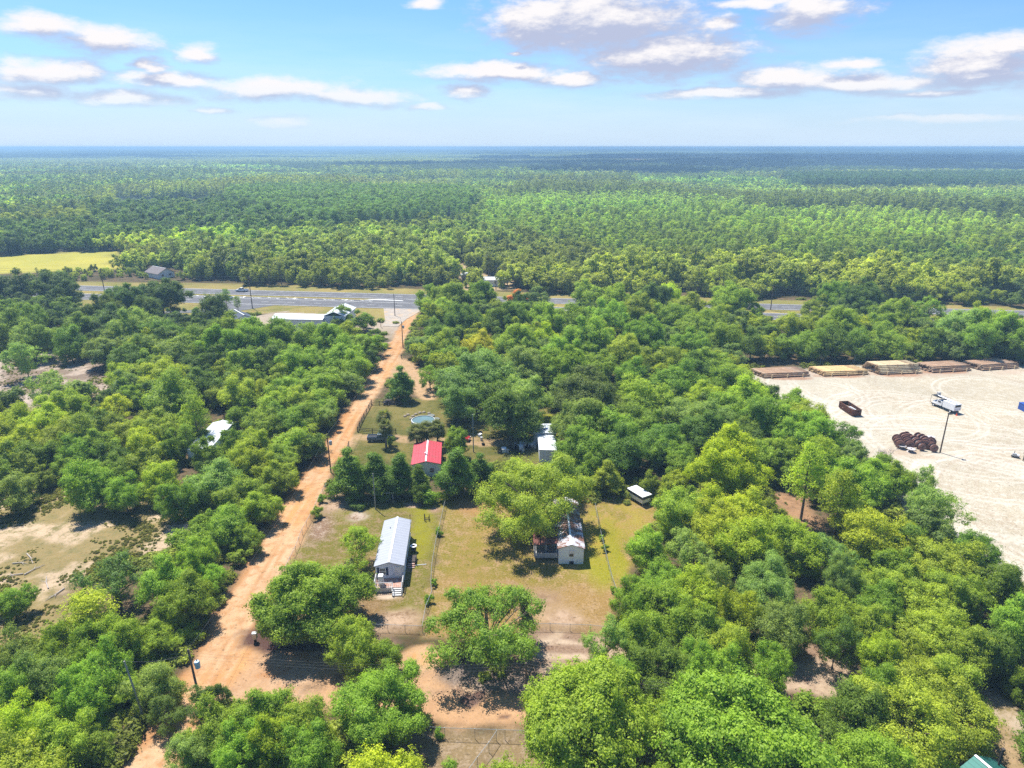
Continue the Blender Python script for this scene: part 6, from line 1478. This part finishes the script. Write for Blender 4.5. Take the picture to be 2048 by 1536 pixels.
# rusty roll-off dumpster
ds = empty('dumpster', (*at(1697, 822), 0), math.atan2(-(86 - 86.2), 8) + R(0), 'rusty brown open roll-off container with debris inside', 'dumpster')
ax_, ay_ = at(1686, 812); bx_, by_ = at(1709, 836); ds.location = ((ax_ + bx_) / 2 + .2, (ay_ + by_) / 2, 0); ds.rotation_euler[2] = R(5)
W_, L_d, H_ = 2.3, 6.3, 1.45
m_ = MB(); m_.box((0, 0, .25), (W_, L_d, .12)); m_.box((-W_ / 2, 0, .95), (.07, L_d, H_)); m_.box((W_ / 2, 0, .95), (.07, L_d, H_)); m_.box((0, L_d / 2, .95), (W_, .07, H_)); m_.build('container_walls', M['steel'], ds)
m_ = MB()
for i in range(13):
    for sg in (-1, 1): m_.box((sg * (W_ / 2 + .08), -L_d / 2 + .25 + i * .48, .92), (.10, .10, H_ - .05))
m_.build('side_ribs', M['steel'], ds)
m_ = MB()
for sg in (-1, 1): m_.box((sg * W_ / 2, 0, .95 + H_ / 2 + .05), (.16, L_d + .1, .12))
m_.box((0, L_d / 2, .95 + H_ / 2 + .05), (W_, .16, .12)); m_.box((0, -L_d / 2, .95 + H_ / 2 + .05), (W_, .14, .12)); m_.build('top_rim', M['steel'], ds)
m_ = MB(); m_.box((0, -L_d / 2 + .03, .95), (W_, .08, H_ - .1)); m_.box((-.4, -L_d / 2 - .05, .95), (.08, .08, H_ - .1)); m_.box((.4, -L_d / 2 - .05, .95), (.08, .08, H_ - .1)); m_.build('rear_gate', M['steel'], ds)
m_ = MB(); jr = random.Random(3)
for i in range(16): m_.box((jr.uniform(-.8, .8), jr.uniform(-2.6, 2.6), .45 + jr.uniform(0, .3)), (jr.uniform(.3, .9), jr.uniform(.3, 1.2), .12), rz=jr.uniform(0, 3), rx=jr.uniform(-.4, .4))
m_.build('debris', M['debris'], ds); m_ = MB(); m_.tube([(-.7, .8, .8), (.2, 0, 1.15), (.75, -1.4, 1.0)], [.28, .32, .2], 8); m_.build('grey_tarp', M['grey'], ds)
for a, b in ((-.8, -2.6), (.8, -2.6), (-.8, 2.6), (.8, 2.6)): m_ = MB(); m_.lathe([(.001, -.08), (.15, -.08), (.15, .08), (.001, .08)], c=(a, b, .14), n=10, axis='x'); m_.build('roller', M['black'], ds)
# bucket truck: cab toward the far left, chip box toward the camera
bt = empty('bucket_truck', (0, 0, 0), 0, 'white box bodied tree service truck with a boom over its cab', 'truck')
ax_, ay_ = at(1873, 813); bx_, by_ = at(1912, 827); bt.location = ((ax_ + bx_) / 2, (ay_ + by_) / 2 + .5, 0); bt.rotation_euler[2] = math.atan2(ay_ - by_ + 2.2, ax_ - bx_); bt.scale = (.88, .88, .88)
def pt(name, mb, mat, par=None, bev=0): return mb.build(name, M[mat], par or bt, bevel=bev)
pt('chassis', MB().box((0, 0, .75), (8.2, .9, .25)), 'black'); pt('box_body', MB().box((-1.9, 0, 1.95), (4.0, 2.4, 2.0)), 'white', bev=.04)
pt('rear_window', MB().box((-3.92, 0, 2.35), (.06, 1.9, .6)), 'black'); pt('box_top_hatch', MB().box((-1.6, -.5, 2.98), (2.0, .7, .06)), 'glass')
pt('cab', MB().add([(a, s * 1.1, z) for s in (-1, 1) for a, z in ((.6, .9), (.6, 2.4), (2.0, 2.45), (2.35, 1.7), (2.35, .9))], [(0, 1, 2, 3, 4), (9, 8, 7, 6, 5)] + [(i, i + 5, (i + 1) % 5 + 5, (i + 1) % 5) for i in range(5)]), 'white', bev=.05)
pt('hood', MB().box((3.0, 0, 1.3), (1.5, 1.7, .8)), 'white', bev=.08); pt('windscreen', MB().box((2.22, 0, 2.05), (.06, 1.9, .6), ry=R(-22)), 'glass')
for s in (-1, 1): pt('side_window', MB().box((1.35, s * 1.12, 2.05), (.9, .04, .5)), 'glass'); pt('fender', MB().box((3.1, s * .95, 1.05), (1.2, .4, .35)), 'white', bev=.06); pt('headlight', MB().box((3.77, s * .65, 1.25), (.06, .3, .2)), 'lampclear')
pt('grille', MB().box((3.78, 0, 1.25), (.06, .9, .5)), 'black'); pt('front_bumper', MB().box((3.9, 0, .7), (.2, 2.3, .3)), 'black')
for a in (3.1, -2.6):
    for s in (-1, 1):
        w_ = pt('wheel', MB().lathe([(.2, -.16), (.5, -.15), (.5, .15), (.2, .16)], c=(a, s * 1.0, .5), n=18, axis='y'), 'rubber'); MB().lathe([(.001, .1), (.27, .17), (.27, -.17), (.001, -.1)], c=(a, s * 1.0, .5), n=12, axis='y').build('rim', M['white'], w_)
m_ = MB(); m_.tube([(-3.6, .55, 3.35), (2.6, .55, 3.45)], .17, 8); pt('lower_boom', m_, 'white'); m_ = MB(); m_.tube([(-3.4, .1, 3.3), (3.2, .1, 3.5)], .13, 8); pt('upper_boom', m_, 'white')
pt('turret', MB().lathe([(.5, 2.95), (.45, 3.1), (.3, 3.4), (.001, 3.45)], c=(.2, .4, 0), n=14), 'black'); pt('bucket', MB().box((2.9, .2, 3.9), (.75, .75, 1.0)), 'greywood', bev=.05)
m_ = MB()
for s in (-1, 1): m_.tube([(4.3, s * 1.15, .6), (4.3, s * 1.15, 3.15), (.7, s * 1.15, 3.15)], .05, 5)
m_.tube([(4.3, -1.15, 3.15), (4.3, 1.15, 3.15)], .05, 5); m_.tube([(3.9, -1.1, .7), (4.3, -1.15, .6)], .05, 5)
for i in range(5): m_.tube([(1 + i * .7, -1.15, 3.15), (1 + i * .7, 1.15, 3.15)], .03, 4)
pt('guard_frame', m_, 'black'); m_ = MB(); m_.box((2.5, 0, 3.17), (3.4, 2.2, .04)); pt('guard_roof', m_, 'black')
pt('taillight', MB().box((-3.93, -.9, 1.3), (.05, .25, .2)), 'lampred'); pt('taillight', MB().box((-3.93, .9, 1.3), (.05, .25, .2)), 'lampred')
o_ = MB().lathe([(.28, 0), (.28, .04), (.16, .04), (.04, .7), (.001, .72)], n=12).build('traffic_cone', principled('cone_orange', (.75, .10, .02), .5)); q = at(1913, 831); o_.location = (q[0], q[1], 0); tag(o_, 'orange traffic cone behind the box bodied truck', 'traffic cone')
# blue bin, pump and post box at the right edge
bb = empty('blue_container', (*at(2052, 822), 0), 0, 'blue container cut by the right edge of the lot', 'container'); m_ = MB(); m_.box((0, 0, .85), (2.0, 3.4, 1.7)); m_.build('body', M['bluepaint'], bb, bevel=.05); m_ = MB(); m_.box((0, 0, 1.75), (2.1, 3.5, .1)); m_.build('lid', M['bluepaint'], bb)
gp = empty('water_pump', (*at(2030, 915), 0), R(-35), 'small grey pump machine on the ground at the right edge', 'pump'); m_ = MB(); m_.box((0, 0, .3), (1.5, .7, .1)); m_.build('skid', M['black'], gp); m_ = MB(); m_.box((-.2, 0, .65), (.8, .55, .6)); m_.build('engine', M['grey'], gp, bevel=.05); m_ = MB(); m_.lathe([(.001, -.2), (.3, -.2), (.3, .2), (.001, .2)], c=(.45, 0, .6), n=12, axis='x'); m_.build('pump_drum', M['white'], gp)
m_ = MB(); m_.tube([(-.3, 0, .9), (-.3, 0, 1.5)], .06, 6); m_.build('exhaust', M['black'], gp)
ep = empty('meter_post', (*at(2046, 922), 0), 0, 'brown post with a meter box at the far right of the sand lot', 'meter post'); m_ = MB(); m_.tube([(0, 0, 0), (0, 0, 2.2)], .10, 7); m_.build('post', M['darkwood'], ep); m_ = MB(); m_.box((0, -.15, 2.0), (.6, .3, .5)); m_.build('meter_box', M['steel'], ep)
# small post and box beside the drive by the paved mouth
for i, (a, b, h) in enumerate(((762, 655, 2.2), (803, 717, 1.1))):
    e = empty('mailbox', (*at(a, b), 0), 0, ['dark signpost on the sandy verge left of the dirt road', 'mailbox post at the sandy drive right of the dirt road'][i], 'mailbox' if i else 'post'); m_ = MB(); m_.box((0, 0, h / 2), (.14, .14, h)); m_.build('post', M['darkwood'], e); m_ = MB(); m_.box((0, -.1, h), (.35, .6, .3)); m_.build('box', M['black'], e, bevel=.03)
